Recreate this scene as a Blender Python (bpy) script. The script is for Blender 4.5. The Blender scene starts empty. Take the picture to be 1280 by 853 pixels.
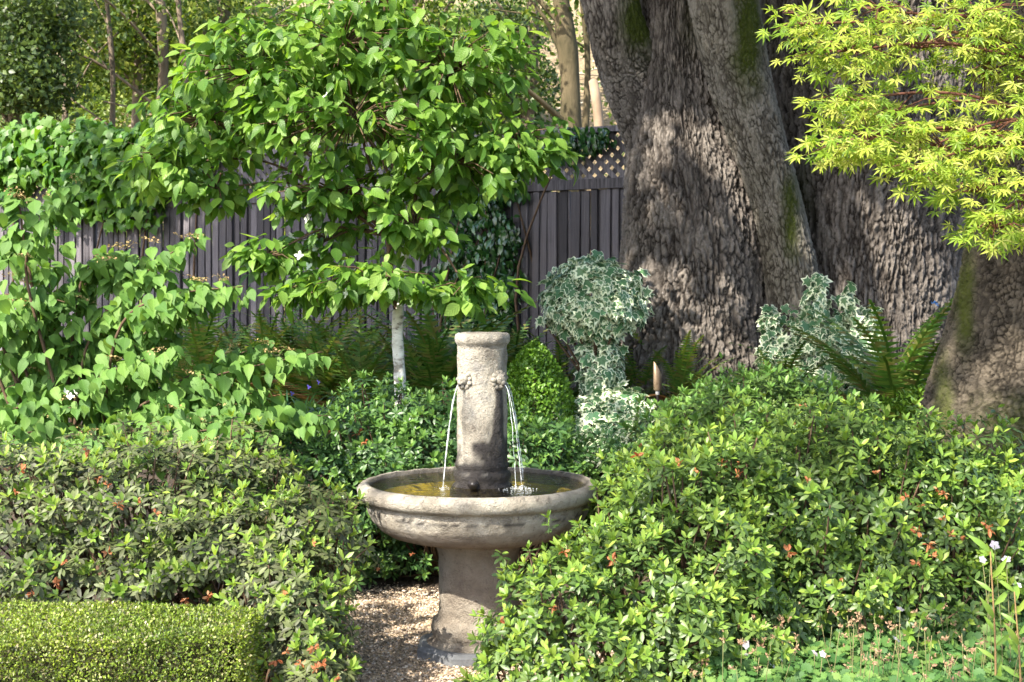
import bpy, math, random
import numpy as np
from mathutils import Matrix, Vector

rng = np.random.default_rng(11)
random.seed(5)
sc = bpy.context.scene
COL = sc.collection

# ------------------------------------------------------------------ camera, sky, sun, exposure
F, CH, HY = 1758.0, 1.53, 358.0          # focal length in photo pixels, eye height, horizon row
cam_d = bpy.data.cameras.new('camera'); cam = bpy.data.objects.new('camera', cam_d); COL.objects.link(cam)
cam.location = (0, 0, CH); cam.rotation_euler = (math.pi / 2, 0, 0)
cam_d.sensor_width = 36; cam_d.lens = F / 1280 * 36; cam_d.shift_y = -(426.5 - HY) / 1280
cam_d.clip_start = 0.05; cam_d.clip_end = 500
cam_d.dof.use_dof = True; cam_d.dof.focus_distance = 6.0; cam_d.dof.aperture_fstop = 9.0
sc.camera = cam
SUN = np.array([-0.46, -0.52, 0.72]); SUN /= np.linalg.norm(SUN)
wd = bpy.data.worlds.new('World'); sc.world = wd; wd.use_nodes = True
nt = wd.node_tree; bg = nt.nodes['Background']
sky = nt.nodes.new('ShaderNodeTexSky'); sky.sky_type = 'NISHITA'; sky.sun_disc = False
sky.sun_elevation = math.asin(SUN[2]); sky.sun_rotation = math.atan2(SUN[0], SUN[1]); sky.dust_density = 2.0
nt.links.new(sky.outputs[0], bg.inputs[0]); bg.inputs[1].default_value = 0.15
sl = bpy.data.lights.new('sun', 'SUN'); sl.energy = 3.5; sl.angle = math.radians(0.5); sl.color = (1, 0.93, 0.80)
so = bpy.data.objects.new('sun', sl); COL.objects.link(so)
so.rotation_euler = Vector(SUN).to_track_quat('Z', 'Y').to_euler(); so.location = (-6, -6, 14)
sc.view_settings.view_transform = 'Standard'; sc.view_settings.look = 'None'
sc.view_settings.exposure = 2.05; sc.view_settings.gamma = 1.0
sc.render.engine = 'CYCLES'
sc.cycles.use_denoising = True
sc.cycles.max_bounces = 7; sc.cycles.diffuse_bounces = 4; sc.cycles.glossy_bounces = 2
sc.cycles.transmission_bounces = 4; sc.cycles.transparent_max_bounces = 8
sc.cycles.caustics_reflective = False; sc.cycles.caustics_refractive = False

# ------------------------------------------------------------------ helpers
def W(px, py, Y):
    return np.array([(px - 640) / F * Y, Y, CH - (py - HY) / F * Y])
def M(px, Y): return px / F * Y          # pixels at depth Y -> metres
def nrm(a): return a / np.maximum(np.linalg.norm(a, axis=-1, keepdims=True), 1e-9)
def sstep(a, b, x):
    t = np.clip((x - a) / (b - a), 0, 1); return t * t * (3 - 2 * t)
def hash3(i, k=0):
    i = i.astype(np.int64)
    h = (i[..., 0] * 73856093) ^ (i[..., 1] * 19349663) ^ (i[..., 2] * 83492791) ^ (k * 2654435761)
    h = (h ^ (h >> 13)) * 1274126177; h = h & 0x7fffffff; h = (h ^ (h >> 11)) * 668265263
    return ((h & 0xffffff) / float(0x1000000))
def vnoise(p):
    i = np.floor(p).astype(np.int64); f = p - i; f = f * f * (3 - 2 * f); r = 0
    for dx in (0, 1):
        for dy in (0, 1):
            for dz in (0, 1):
                w = (f[..., 0] if dx else 1 - f[..., 0]) * (f[..., 1] if dy else 1 - f[..., 1]) * (f[..., 2] if dz else 1 - f[..., 2])
                r = r + w * hash3(i + np.array([dx, dy, dz]))
    return r
def fbm(p, o=4):
    r, a, t = 0, .5, 0
    for k in range(o): r = r + a * vnoise(p * 2 ** k + 17.3 * k); t += a; a *= .5
    return r / t
def worley(p):
    i = np.floor(p).astype(np.int64); d1 = np.full(p.shape[:-1], 9.); d2 = d1.copy()
    for dx in (-1, 0, 1):
        for dy in (-1, 0, 1):
            for dz in (-1, 0, 1):
                c = i + np.array([dx, dy, dz])
                q = c + np.stack([hash3(c, 1), hash3(c, 2), hash3(c, 3)], -1)
                d = np.linalg.norm(q - p, axis=-1)
                d2 = np.where(d < d1, d1, np.minimum(d2, d)); d1 = np.minimum(d1, d)
    return d1, d2
def tz(x, y):
    x, y = np.asarray(x, float), np.asarray(y, float)
    h = .42 * sstep(7.0, 9.2, y) + np.maximum(0, y - 15) * .46 * sstep(14, 19, y)
    return h + .42 * np.exp(-(((x - 2.1) / 1.7) ** 2 + ((y - 8.9) / 1.35) ** 2))

def new_mesh(name, V, faces, mats=(), uv=None, mi=None, smooth=True, attrs=None):
    """faces: one (m,k) array or list of such arrays"""
    if not isinstance(faces, list): faces = [faces]
    faces = [np.asarray(f, np.int32) for f in faces if len(f)]
    me = bpy.data.meshes.new(name)
    me.vertices.add(len(V)); me.vertices.foreach_set('co', np.asarray(V, np.float32).ravel())
    lv = np.concatenate([f.ravel() for f in faces]); n = sum(len(f) for f in faces)
    me.loops.add(len(lv)); me.loops.foreach_set('vertex_index', lv)
    tot = np.concatenate([np.full(len(f), f.shape[1], np.int32) for f in faces])
    st = np.concatenate([[0], np.cumsum(tot)[:-1]]).astype(np.int32)
    me.polygons.add(n); me.polygons.foreach_set('loop_start', st)
    if mi is not None: me.polygons.foreach_set('material_index', np.asarray(mi, np.int32))
    me.polygons.foreach_set('use_smooth', np.full(n, bool(smooth)))
    if uv is not None:
        l = me.uv_layers.new(name='UVMap'); l.data.foreach_set('uv', np.asarray(uv, np.float32)[lv].ravel())
    if attrs:
        for k, a in attrs.items():
            t = me.attributes.new(k, 'FLOAT', 'POINT'); t.data.foreach_set('value', np.asarray(a, np.float32))
    for m in mats: me.materials.append(m)
    me.update(calc_edges=True); me.validate()
    return me
def put(name, me, parent=None, loc=(0, 0, 0), kind=None, label=None):
    o = bpy.data.objects.new(name, me); COL.objects.link(o); o.location = loc
    if parent is not None: o.parent = parent
    if kind: o['kind'] = kind
    if label: o['label'] = label
    return o
def tag(o, label, cat, group=None):
    o['label'] = label; o['category'] = cat
    if group: o['group'] = group
    return o
def thing(name, label, cat, loc, group=None, rz=0):
    o = bpy.data.objects.new(name, None); COL.objects.link(o); o.location = [float(v) for v in loc]
    o.rotation_euler = (0, 0, rz); o.empty_display_size = .1
    return tag(o, label, cat, group)
class Geo:
    """collects verts and tri/quad faces"""
    def __init__(s): s.V, s.T, s.Q, s.n = [], [], [], 0
    def add(s, V, T=None, Q=None):
        V = np.asarray(V, float).reshape(-1, 3)
        if T is not None and len(T): s.T.append(np.asarray(T) + s.n)
        if Q is not None and len(Q): s.Q.append(np.asarray(Q) + s.n)
        s.V.append(V); s.n += len(V); return s
    def mesh(s, name, mat, smooth=True):
        f = []
        if s.T: f.append(np.concatenate(s.T))
        if s.Q: f.append(np.concatenate(s.Q))
        return new_mesh(name, np.concatenate(s.V), f, [mat], smooth=smooth)
def tube(pts, rad, n=6):
    pts = np.asarray(pts, float); rad = np.broadcast_to(np.asarray(rad, float), (len(pts),))
    t = nrm(np.gradient(pts, axis=0)); a = np.array([1., 0, 0]) if abs(t[:, 0]).mean() < .75 else np.array([0, 1., 0])
    e1 = nrm(a - (t @ a)[:, None] * t); e2 = np.cross(t, e1)
    th = np.arange(n) / n * 2 * np.pi
    V = pts[:, None] + rad[:, None, None] * (np.cos(th)[None, :, None] * e1[:, None] + np.sin(th)[None, :, None] * e2[:, None])
    m = len(pts); i, j = np.meshgrid(np.arange(m - 1), np.arange(n), indexing='ij'); j2 = (j + 1) % n
    Q = np.stack([i * n + j, i * n + j2, (i + 1) * n + j2, (i + 1) * n + j], -1).reshape(-1, 4)
    V = np.concatenate([V.reshape(-1, 3), pts[-1:] + t[-1:] * rad[-1] * .5]); k = np.arange(n)
    T = np.stack([(m - 1) * n + k, (m - 1) * n + (k + 1) % n, np.full(n, m * n)], -1)
    return V, T, Q
def box(c, s, R=None):
    v = np.array([[x, y, z] for z in (-.5, .5) for y in (-.5, .5) for x in (-.5, .5)]) * np.asarray(s)
    if R is not None: v = v @ np.asarray(R).T
    q = [[0, 2, 3, 1], [4, 5, 7, 6], [0, 1, 5, 4], [2, 6, 7, 3], [1, 3, 7, 5], [0, 4, 6, 2]]
    return v + np.asarray(c), None, q
def ball(c, r, nu=10, nv=7):
    V = [[0, 0, -1]]
    for i in range(1, nv):
        p = -math.pi / 2 + math.pi * i / nv
        for j in range(nu): V.append([math.cos(p) * math.cos(2 * math.pi * j / nu), math.cos(p) * math.sin(2 * math.pi * j / nu), math.sin(p)])
    V.append([0, 0, 1]); V = np.array(V) * np.asarray(r) + np.asarray(c); T = []; Q = []
    for j in range(nu):
        T.append([0, 1 + (j + 1) % nu, 1 + j]); b = 1 + (nv - 2) * nu; T.append([b + j, b + (j + 1) % nu, len(V) - 1])
        for i in range(nv - 2):
            a = 1 + i * nu; Q.append([a + j, a + (j + 1) % nu, a + nu + (j + 1) % nu, a + nu + j])
    return V, T, Q
def spline(P, n):
    P = np.asarray(P, float); m = len(P); Pp = np.concatenate([[2 * P[0] - P[1]], P, [2 * P[-1] - P[-2]]])
    t = np.linspace(0, m - 1 - 1e-6, n); i = t.astype(int); f = (t - i)[:, None]
    a, b, c, d = Pp[i], Pp[i + 1], Pp[i + 2], Pp[i + 3]
    return .5 * (2 * b + (c - a) * f + (2 * a - 5 * b + 4 * c - d) * f ** 2 + (3 * b - a - 3 * c + d) * f ** 3)
# ---- templates: (V, T(tris), UV, MI)
def leaf_t(L, Wd, rows=4, fold=.25, curl=.3, belly=.42, twist=0., mi=0, tip=.1):
    V = [[0, 0, 0]]; UV = [[.5, 0]]
    for k in range(1, rows):
        t = k / rows; w = (math.sin(math.pi * t ** (math.log(.5) / math.log(belly)))) ** (.75 + tip * t) * Wd / 2
        z = -curl * L * t * t; y = L * t * (1 - .25 * curl * t)
        for s in (-1, 0, 1):
            V.append([s * w, y, z + (abs(s) * fold * w) + s * twist * w * t]); UV.append([.5 + s * w / Wd, t])
    V.append([0, L * (1 - .25 * curl), -curl * L]); UV.append([.5, 1]); e = len(V) - 1
    T = [[0, 2, 1], [0, 3, 2]]
    for k in range(rows - 2):
        a = 1 + 3 * k; b = a + 3
        T += [[a, a + 1, b + 1], [a, b + 1, b], [a + 1, a + 2, b + 2], [a + 1, b + 2, b + 1]]
    a = 1 + 3 * (rows - 2); T += [[a, a + 1, e], [a + 1, a + 2, e]]
    return np.array(V, float), np.array(T), np.array(UV), np.full(len(T), mi)
def fan_t(outline, cup=.1, stem=0., jit=0.):
    o = np.asarray(outline, float); n = len(o)
    r = np.linalg.norm(o - o.mean(0), axis=1)
    V = np.concatenate([[[0, o[:, 1].mean() * .6, 0]], np.c_[o, -cup * r * r / max(r.max(), 1e-6)]])
    UV = np.concatenate([[[.5, 0]], np.c_[np.linspace(0, 1, n), np.ones(n)]])
    T = np.array([[0, 1 + k, 1 + (k + 1) % n] for k in range(n)])
    return V, T, UV, np.zeros(n, int)
def merge_t(items):
    V, T, U, I, n = [], [], [], [], 0
    for (v, t, u, mi), R, p, s, m in items:
        V.append(v * s @ np.asarray(R).T + p); T.append(t + n); U.append(u); I.append(mi if m is None else np.full(len(t), m)); n += len(v)
    return np.concatenate(V), np.concatenate(T), np.concatenate(U), np.concatenate(I)
def frame(axis, normal):
    y = nrm(np.atleast_2d(axis)); z = np.atleast_2d(normal); z = nrm(z - (z * y).sum(-1, keepdims=True) * y); x = np.cross(y, z)
    return np.stack([x, y, z], -1)
def frame_z(z, spin):
    z = nrm(np.atleast_2d(z)); a = np.where(np.abs(z[:, :1]) < .8, [[1., 0, 0]], [[0, 1., 0]])
    x = nrm(np.cross(a, z)); y = np.cross(z, x); c, s = np.cos(spin)[:, None], np.sin(spin)[:, None]
    return np.stack([x * c + y * s, y * c - x * s, z], -1)
def tmesh(name, tp, mats, smooth=True): return new_mesh(name, tp[0], tp[1], mats, tp[2], tp[3], smooth)
def joined(name, tps, which, P, R, S, mats, smooth=True):
    V, T, U, I, n = [], [], [], [], 0
    S = np.broadcast_to(np.asarray(S, float), (len(P),))
    for k, (v, t, u, mi) in enumerate(tps):
        q = np.where(which == k)[0]
        if not len(q): continue
        vv = np.einsum('mij,nj->mni', R[q], v) * S[q, None, None] + P[q, None]
        V.append(vv.reshape(-1, 3)); T.append((t[None] + (np.arange(len(q)) * len(v))[:, None, None]).reshape(-1, 3) + n)
        U.append(np.tile(u, (len(q), 1))); I.append(np.tile(mi, len(q))); n += len(q) * len(v)
    return new_mesh(name, np.concatenate(V), np.concatenate(T), mats, np.concatenate(U), np.concatenate(I), smooth)
def project(P): return 640 + F * P[:, 0] / np.maximum(P[:, 1], .1), HY - F * (P[:, 2] - CH) / np.maximum(P[:, 1], .1)
def front(P, S, n, cell):
    px, py = project(P); ok = (px > -10) & (px < 1290) & (py > -10) & (py < 863)
    idx = np.where(ok)[0]; idx = idx[np.argsort(P[idx, 1])]; seen = {}; rk = []
    for i in idx:
        k = (int(px[i] // cell), int(py[i] // cell)); rk.append(seen.get(k, 0)); seen[k] = rk[-1] + 1
    S = np.broadcast_to(np.asarray(S, float), (len(P),)); size = S[idx] / P[idx, 1]
    return idx[np.lexsort((-size, rk))][:n]
def place(root, name, tps, mats, P, R, S, n=0, cell=16, rest='foliage', smooth=True, which=None):
    """the n pieces that show largest become parts of their own, the others one stuff part"""
    S = np.broadcast_to(np.asarray(S, float), (len(P),)).copy()
    if which is None: which = rng.integers(0, len(tps), len(P))
    base = np.array(root.location); sel = front(P, S, n, cell) if n else np.array([], int)
    meshes = [tmesh(name, t, mats, smooth) for t in tps] if len(sel) else []
    for i in sel:
        o = bpy.data.objects.new(name, meshes[which[i]]); COL.objects.link(o); o.parent = root
        m = np.eye(4); m[:3, :3] = R[i] * S[i]; m[:3, 3] = P[i] - base; o.matrix_basis = Matrix(m.tolist())
    k = np.ones(len(P), bool); k[sel] = False
    if k.any():
        put(rest, joined(rest, tps, which[k], P[k] - base, R[k], S[k], mats, smooth), root, kind='stuff')
def ell(cx, cy, Y, rx, ry, rd):
    """an ellipsoid: centre seen at a pixel at depth Y, radii in pixels there, depth radius in metres"""
    return W(cx, cy, Y), np.array([M(rx, Y), rd, M(ry, Y)])
def bumps(d, seed, a=.16):
    return 1 + a * (np.sin(d @ np.array([5.1, 3.3, 4.2]) + seed) + np.sin(d @ np.array([-3.7, 6.1, 5.3]) + 2.1 * seed) + .7 * np.sin(d @ np.array([9.3, -7.1, 8.4]) + 3.3 * seed))
def shell(lumps, dens, lo=.82, hi=1.05, zmin=.04, back=.3, bump=.12, down=-.45, inner=.8):
    Ps, Ns = [], []
    for k, (c, r) in enumerate(lumps):
        ar = 4 * np.pi * (((r[0] * r[1]) ** 1.6 + (r[0] * r[2]) ** 1.6 + (r[1] * r[2]) ** 1.6) / 3) ** (1 / 1.6)
        n = max(4, int(ar * dens)); d = nrm(rng.normal(size=(n, 3)))
        p = c + d * r * (bumps(d, k * 1.7 + c[0] * 3, bump) * rng.uniform(lo, hi, n))[:, None]; nn = nrm(d / r)
        cam_d_ = nrm(np.array([0, 0, CH]) - p)
        ok = (d[:, 2] > down) & (p[:, 2] > zmin + tz(p[:, 0], p[:, 1])) & (((nn * cam_d_).sum(1) > -.25) | (rng.random(n) < back))
        for j, (c2, r2) in enumerate(lumps):
            if j != k: ok &= np.linalg.norm((p - c2) / (r2 * inner), axis=1) > 1
        Ps.append(p[ok]); Ns.append(nn[ok])
    return np.concatenate(Ps), np.concatenate(Ns)
UP = np.array([0, 0, 1.])

# ------------------------------------------------------------------ materials
def mat(name):
    m = bpy.data.materials.new(name); m.use_nodes = True; t = m.node_tree
    return m, t, t.nodes['Principled BSDF'], t.nodes['Material Output']
def N(t, typ, **kw):
    n = t.nodes.new('ShaderNode' + typ)
    for k, v in kw.items(): setattr(n, k, v)
    return n
def ramp(t, cols):
    r = N(t, 'ValToRGB'); e = r.color_ramp.elements
    while len(e) < len(cols): e.new(.5)
    for k, (p, c) in enumerate(cols): e[k].position = p; e[k].color = (*c, 1)
    return r
def math_n(t, op, a, b=None, c=None):
    n = N(t, 'Math', operation=op)
    for i, v in enumerate((a, b, c)):
        if v is None: continue
        if isinstance(v, (int, float)): n.inputs[i].default_value = v
        else: t.links.new(v, n.inputs[i])
    return n.outputs[0]
def mixc(t, f, a, b):
    n = N(t, 'Mix', data_type='RGBA')
    for i, v in ((0, f), (6, a), (7, b)):
        if isinstance(v, (int, float)): n.inputs[i].default_value = v
        elif isinstance(v, tuple): n.inputs[i].default_value = (*v, 1)
        else: t.links.new(v, n.inputs[i])
    return n.outputs[2]
def noise(t, vec, scale, detail=4, rough=.55, dist=0.):
    n = N(t, 'TexNoise'); n.inputs['Scale'].default_value = scale; n.inputs['Detail'].default_value = detail
    n.inputs['Roughness'].default_value = rough; n.inputs['Distortion'].default_value = dist
    if vec is not None: t.links.new(vec, n.inputs['Vector'])
    return n.outputs[0]
def bump(t, h, bs, strength=.3, dist=.01):
    b = N(t, 'Bump'); b.inputs['Strength'].default_value = strength; b.inputs['Distance'].default_value = dist
    t.links.new(h, b.inputs['Height']); t.links.new(b.outputs[0], bs.inputs['Normal']); return b
def leaf_mat(name, cols, trans=.35, tcol=None, rough=.42, spec=.35, veins=0, variegate=None, patch=0.):
    m, t, bs, out = mat(name); L = t.links
    g = N(t, 'NewGeometry'); oi = N(t, 'ObjectInfo')
    r = math_n(t, 'FRACT', math_n(t, 'ADD', g.outputs['Random Per Island'], oi.outputs['Random']))
    k = len(cols); rp = ramp(t, [(i / (k - 1), c) for i, c in enumerate(cols)]); L.new(r, rp.inputs[0]); col = rp.outputs[0]
    uv = N(t, 'UVMap'); sp = N(t, 'SeparateXYZ'); L.new(uv.outputs[0], sp.inputs[0])
    tcx = N(t, 'TexCoord')
    if patch:
        nz = noise(t, g.outputs['Position'], 2.2, 3); f = math_n(t, 'MULTIPLY', math_n(t, 'SUBTRACT', nz, .5), patch)
        hs = N(t, 'HueSaturation'); L.new(math_n(t, 'ADD', f, 1.0), hs.inputs['Value']); L.new(math_n(t, 'SUBTRACT', .5, math_n(t, 'MULTIPLY', f, .05)), hs.inputs['Hue']); L.new(col, hs.inputs['Color']); col = hs.outputs[0]
    if veins:
        au = math_n(t, 'ABSOLUTE', math_n(t, 'SUBTRACT', sp.outputs[0], .5))
        s = math_n(t, 'SINE', math_n(t, 'MULTIPLY', math_n(t, 'SUBTRACT', sp.outputs[1], math_n(t, 'MULTIPLY', au, .7)), veins * 6.283))
        mid = math_n(t, 'LESS_THAN', au, .025)
        v = math_n(t, 'MAXIMUM', math_n(t, 'POWER', math_n(t, 'MAXIMUM', s, 0.), 6.), mid)
        hs = N(t, 'HueSaturation'); L.new(math_n(t, 'ADD', 1.0, math_n(t, 'MULTIPLY', v, .22)), hs.inputs['Value']); hs.inputs['Saturation'].default_value = .97
        L.new(col, hs.inputs['Color']); col = hs.outputs[0]
        bump(t, math_n(t, 'MULTIPLY', s, -1.), bs, .2, .003)
    if variegate:
        nz = noise(t, g.outputs['Position'], 40., 2)
        f = math_n(t, 'GREATER_THAN', math_n(t, 'ADD', sp.outputs[1], math_n(t, 'MULTIPLY', math_n(t, 'SUBTRACT', nz, .5), .5)), math_n(t, 'ADD', .76, math_n(t, 'MULTIPLY', math_n(t, 'SUBTRACT', r, .5), -.4)))
        col = mixc(t, f, col, variegate)
    L.new(col, bs.inputs['Base Color']); bs.inputs['Roughness'].default_value = rough; bs.inputs['Specular IOR Level'].default_value = spec
    tr = N(t, 'BsdfTranslucent'); mx = N(t, 'MixShader'); mx.inputs[0].default_value = trans
    hs = N(t, 'HueSaturation'); hs.inputs['Hue'].default_value = .485; hs.inputs['Saturation'].default_value = 1.1; hs.inputs['Value'].default_value = 1.5
    L.new(col, hs.inputs['Color']); L.new(hs.outputs[0], tr.inputs[0])
    L.new(bs.outputs[0], mx.inputs[1]); L.new(tr.outputs[0], mx.inputs[2]); L.new(mx.outputs[0], out.inputs[0])
    return m
def plain(name, a, b, scale=8., rough=.8, bscale=None, bs_=.3, bd=.01, coord='Object', stretch=None):
    m, t, bs, out = mat(name); tc = N(t, 'TexCoord'); v = tc.outputs[coord]
    if stretch:
        mp = N(t, 'Mapping'); mp.inputs['Scale'].default_value = stretch; t.links.new(v, mp.inputs[0]); v = mp.outputs[0]
    n = noise(t, v, scale); rp = ramp(t, [(.3, a), (.7, b)]); t.links.new(n, rp.inputs[0]); t.links.new(rp.outputs[0], bs.inputs['Base Color'])
    bs.inputs['Roughness'].default_value = rough; bs.inputs['Specular IOR Level'].default_value = .25
    if bscale: bump(t, noise(t, v, bscale, 6, .65), bs, bs_, bd)
    return m
def bark_mat(name, crack, ridge, ridge2, moss=(.045, .06, .008)):
    m, t, bs, out = mat(name); tc = N(t, 'TexCoord'); L = t.links
    a = N(t, 'Attribute', attribute_name='bark'); mo = N(t, 'Attribute', attribute_name='moss')
    n1 = noise(t, tc.outputs['Object'], 5.); n2 = noise(t, tc.outputs['Object'], 70., 5, .7)
    rc = mixc(t, ramp_f(t, n1, .35, .65), ridge, ridge2)
    hs = N(t, 'HueSaturation'); L.new(math_n(t, 'ADD', .6, math_n(t, 'MULTIPLY', n2, .8)), hs.inputs['Value']); L.new(rc, hs.inputs['Color'])
    c = mixc(t, a.outputs['Fac'], crack, hs.outputs[0])
    mf = math_n(t, 'MINIMUM', math_n(t, 'MAXIMUM', math_n(t, 'MULTIPLY', math_n(t, 'ADD', mo.outputs['Fac'], math_n(t, 'MULTIPLY', math_n(t, 'SUBTRACT', n2, .5), 1.6)), mo.outputs['Fac']), 0.), 1.)
    c = mixc(t, mf, c, moss)
    L.new(c, bs.inputs['Base Color']); bs.inputs['Roughness'].default_value = .92; bs.inputs['Specular IOR Level'].default_value = .15
    bump(t, n2, bs, .9, .02); return m
def ramp_f(t, f, lo, hi):
    n = N(t, 'MapRange'); n.inputs[1].default_value = lo; n.inputs[2].default_value = hi; t.links.new(f, n.inputs[0]); return n.outputs[0]

m_soil = plain('soil', (.035, .024, .015), (.09, .062, .038), 9., .95, 60., .6, .02)
m_straw = None
m_dog = leaf_mat('dogwood_leaf', [(.05, .125, .018), (.09, .195, .024), (.14, .265, .032), (.23, .36, .065)], .5, rough=.45, spec=.4, veins=6)
m_vib = leaf_mat('viburnum_leaf', [(.065, .15, .026), (.10, .205, .034), (.145, .26, .046)], .38, rough=.55, spec=.3, veins=10)
m_maple = leaf_mat('maple_leaf', [(.11, .20, .02), (.17, .27, .025), (.25, .34, .035), (.33, .39, .06), (.42, .43, .10)], .45, rough=.5, spec=.35)
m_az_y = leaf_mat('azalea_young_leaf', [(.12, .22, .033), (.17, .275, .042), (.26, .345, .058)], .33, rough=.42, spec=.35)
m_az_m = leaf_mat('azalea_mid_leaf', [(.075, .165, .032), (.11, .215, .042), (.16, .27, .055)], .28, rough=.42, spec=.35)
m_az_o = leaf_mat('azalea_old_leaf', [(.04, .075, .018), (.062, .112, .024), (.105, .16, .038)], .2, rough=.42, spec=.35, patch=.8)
m_az_b = leaf_mat('azalea_bronze_leaf', [(.05, .055, .03), (.075, .085, .038), (.095, .125, .042), (.14, .16, .065)], .2, rough=.5, spec=.3, patch=.8)
m_az_d = leaf_mat('azalea_dark_leaf', [(.03, .075, .022), (.05, .11, .03), (.075, .15, .04)], .2, rough=.4, spec=.4, patch=.6)
m_box = leaf_mat('boxwood_leaf', [(.06, .14, .014), (.11, .22, .022), (.19, .32, .04)], .3, rough=.4, spec=.4, patch=.5)
m_hedge = leaf_mat('clipped_hedge_leaf', [(.04, .055, .018), (.09, .13, .022), (.16, .24, .025), (.24, .33, .035), (.30, .26, .15)], .3, rough=.4, spec=.4, patch=1.)
m_ivy = leaf_mat('variegated_ivy_leaf', [(.06, .15, .065), (.10, .20, .09), (.16, .26, .12)], .2, rough=.45, spec=.4, variegate=(.74, .78, .56))
m_vine = leaf_mat('creeper_leaf', [(.04, .12, .012), (.075, .18, .018), (.13, .25, .03)], .42, rough=.45, spec=.4)
m_jas = leaf_mat('jasmine_leaf', [(.015, .055, .012), (.025, .085, .018), (.05, .13, .025)], .2, rough=.25, spec=.6)
m_fern = leaf_mat('fern_frond', [(.045, .115, .02), (.075, .16, .026), (.13, .20, .035), (.18, .15, .045)], .35, rough=.5, spec=.3)
m_deadf = leaf_mat('withered_frond', [(.14, .07, .025), (.2, .11, .04)], .3, rough=.7)
m_ger = leaf_mat('cranesbill_leaf', [(.045, .11, .03), (.075, .165, .04), (.14, .23, .055)], .3, rough=.55, spec=.25, patch=.7)
m_strap = leaf_mat('strap_leaf', [(.03, .09, .04), (.05, .13, .05)], .25, rough=.4)
m_oakl = leaf_mat('oak_leaf', [(.03, .08, .012), (.06, .13, .02)], .3)
m_bgl = leaf_mat('woodland_leaf', [(.03, .065, .010), (.07, .125, .016), (.14, .20, .03), (.30, .34, .08)], .4, patch=1.2)
m_bgd = leaf_mat('evergreen_leaf', [(.03, .055, .012), (.055, .095, .018), (.10, .145, .03)], .3, patch=.8)
m_und = leaf_mat('undergrowth_leaf', [(.045, .085, .015), (.10, .16, .025), (.20, .25, .05)], .4, patch=1.2)
m_orange = leaf_mat('spent_blossom', [(.38, .14, .055), (.46, .19, .08), (.28, .085, .035), (.5, .3, .15)], .35, rough=.7)
m_tan = leaf_mat('seed_head', [(.30, .2, .09), (.38, .27, .12), (.30, .26, .10)], .2, rough=.8)
m_rust = leaf_mat('rusty_seed', [(.26, .15, .085), (.34, .22, .14), (.28, .2, .1)], .2, rough=.8)
m_white = leaf_mat('white_petal', [(.75, .76, .68), (.82, .82, .76)], .35, rough=.6)
m_pink = leaf_mat('pale_pink_petal', [(.7, .6, .68), (.8, .74, .78)], .35, rough=.6)
m_purple = leaf_mat('violet_petal', [(.12, .09, .45), (.2, .15, .55)], .3)
m_twig = plain('twig_bark', (.06, .035, .022), (.13, .085, .05), 30., .85)
m_redtwig = plain('maple_twig', (.085, .028, .02), (.13, .06, .035), 20., .6)
m_birch, t, bs, out = mat('pale_bark'); tc = N(t, 'TexCoord'); mpb = N(t, 'Mapping'); mpb.inputs['Scale'].default_value = (1, 1, 2.2); t.links.new(tc.outputs['Object'], mpb.inputs[0])
r = ramp(t, [(.36, (.28, .24, .2)), (.46, (.62, .58, .52)), (.7, (.82, .79, .73))]); t.links.new(noise(t, mpb.outputs[0], 16., 5, .6), r.inputs[0]); nb = noise(t, mpb.outputs[0], 34., 3, .6)
t.links.new(mixc(t, ramp_f(t, nb, .62, .68), r.outputs[0], (.10, .08, .065)), bs.inputs['Base Color']); bs.inputs['Roughness'].default_value = .8; bump(t, nb, bs, .5, .008)
m_bgbark = plain('grey_woodland_bark', (.085, .065, .045), (.25, .195, .14), 6., .9, 25., .6, .03, stretch=(1, 1, .3))
m_mossbark = plain('mossy_woodland_bark', (.035, .032, .014), (.12, .092, .052), 5., .9, 25., .6, .03, stretch=(1, 1, .3))

# ------------------------------------------------------------------ ground
gx = np.linspace(-40, 40, 161); gy = np.concatenate([np.linspace(-12, 15, 60), np.linspace(15.5, 75, 90)])
XX, YY = np.meshgrid(gx, gy); ZZ = tz(XX, YY) + np.where(YY > 15, 1., .25) * .35 * (fbm(np.stack([XX * .5, YY * .5, XX * 0], -1)) - .5) * sstep(7.5, 9, YY) - .006
nx, ny = len(gx), len(gy); i, j = np.meshgrid(np.arange(ny - 1), np.arange(nx - 1), indexing='ij')
q = np.stack([i * nx + j, i * nx + j + 1, (i + 1) * nx + j + 1, (i + 1) * nx + j], -1).reshape(-1, 4)
m, t, bs, out = mat('garden_and_hill_soil'); g = N(t, 'NewGeometry'); sp = N(t, 'SeparateXYZ'); t.links.new(g.outputs['Position'], sp.inputs[0])
n1 = noise(t, g.outputs['Position'], .9, 6, .65); n2 = noise(t, g.outputs['Position'], 14., 6, .7)
straw = ramp(t, [(.3, (.08, .06, .032)), (.5, (.22, .155, .085)), (.7, (.075, .08, .03))]); t.links.new(n1, straw.inputs[0])
s2 = mixc(t, ramp_f(t, n2, .45, .6), straw.outputs[0], (.29, .22, .125))
soil = ramp(t, [(.35, (.03, .02, .013)), (.65, (.085, .058, .036))]); t.links.new(n2, soil.inputs[0])
t.links.new(mixc(t, ramp_f(t, sp.outputs[1], 13.5, 15.5), soil.outputs[0], s2), bs.inputs['Base Color']); bs.inputs['Roughness'].default_value = .95
bump(t, n2, bs, .8, .05)
put('ground', new_mesh('ground', np.stack([XX, YY, ZZ], -1).reshape(-1, 3), q, [m]), kind='structure')

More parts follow.
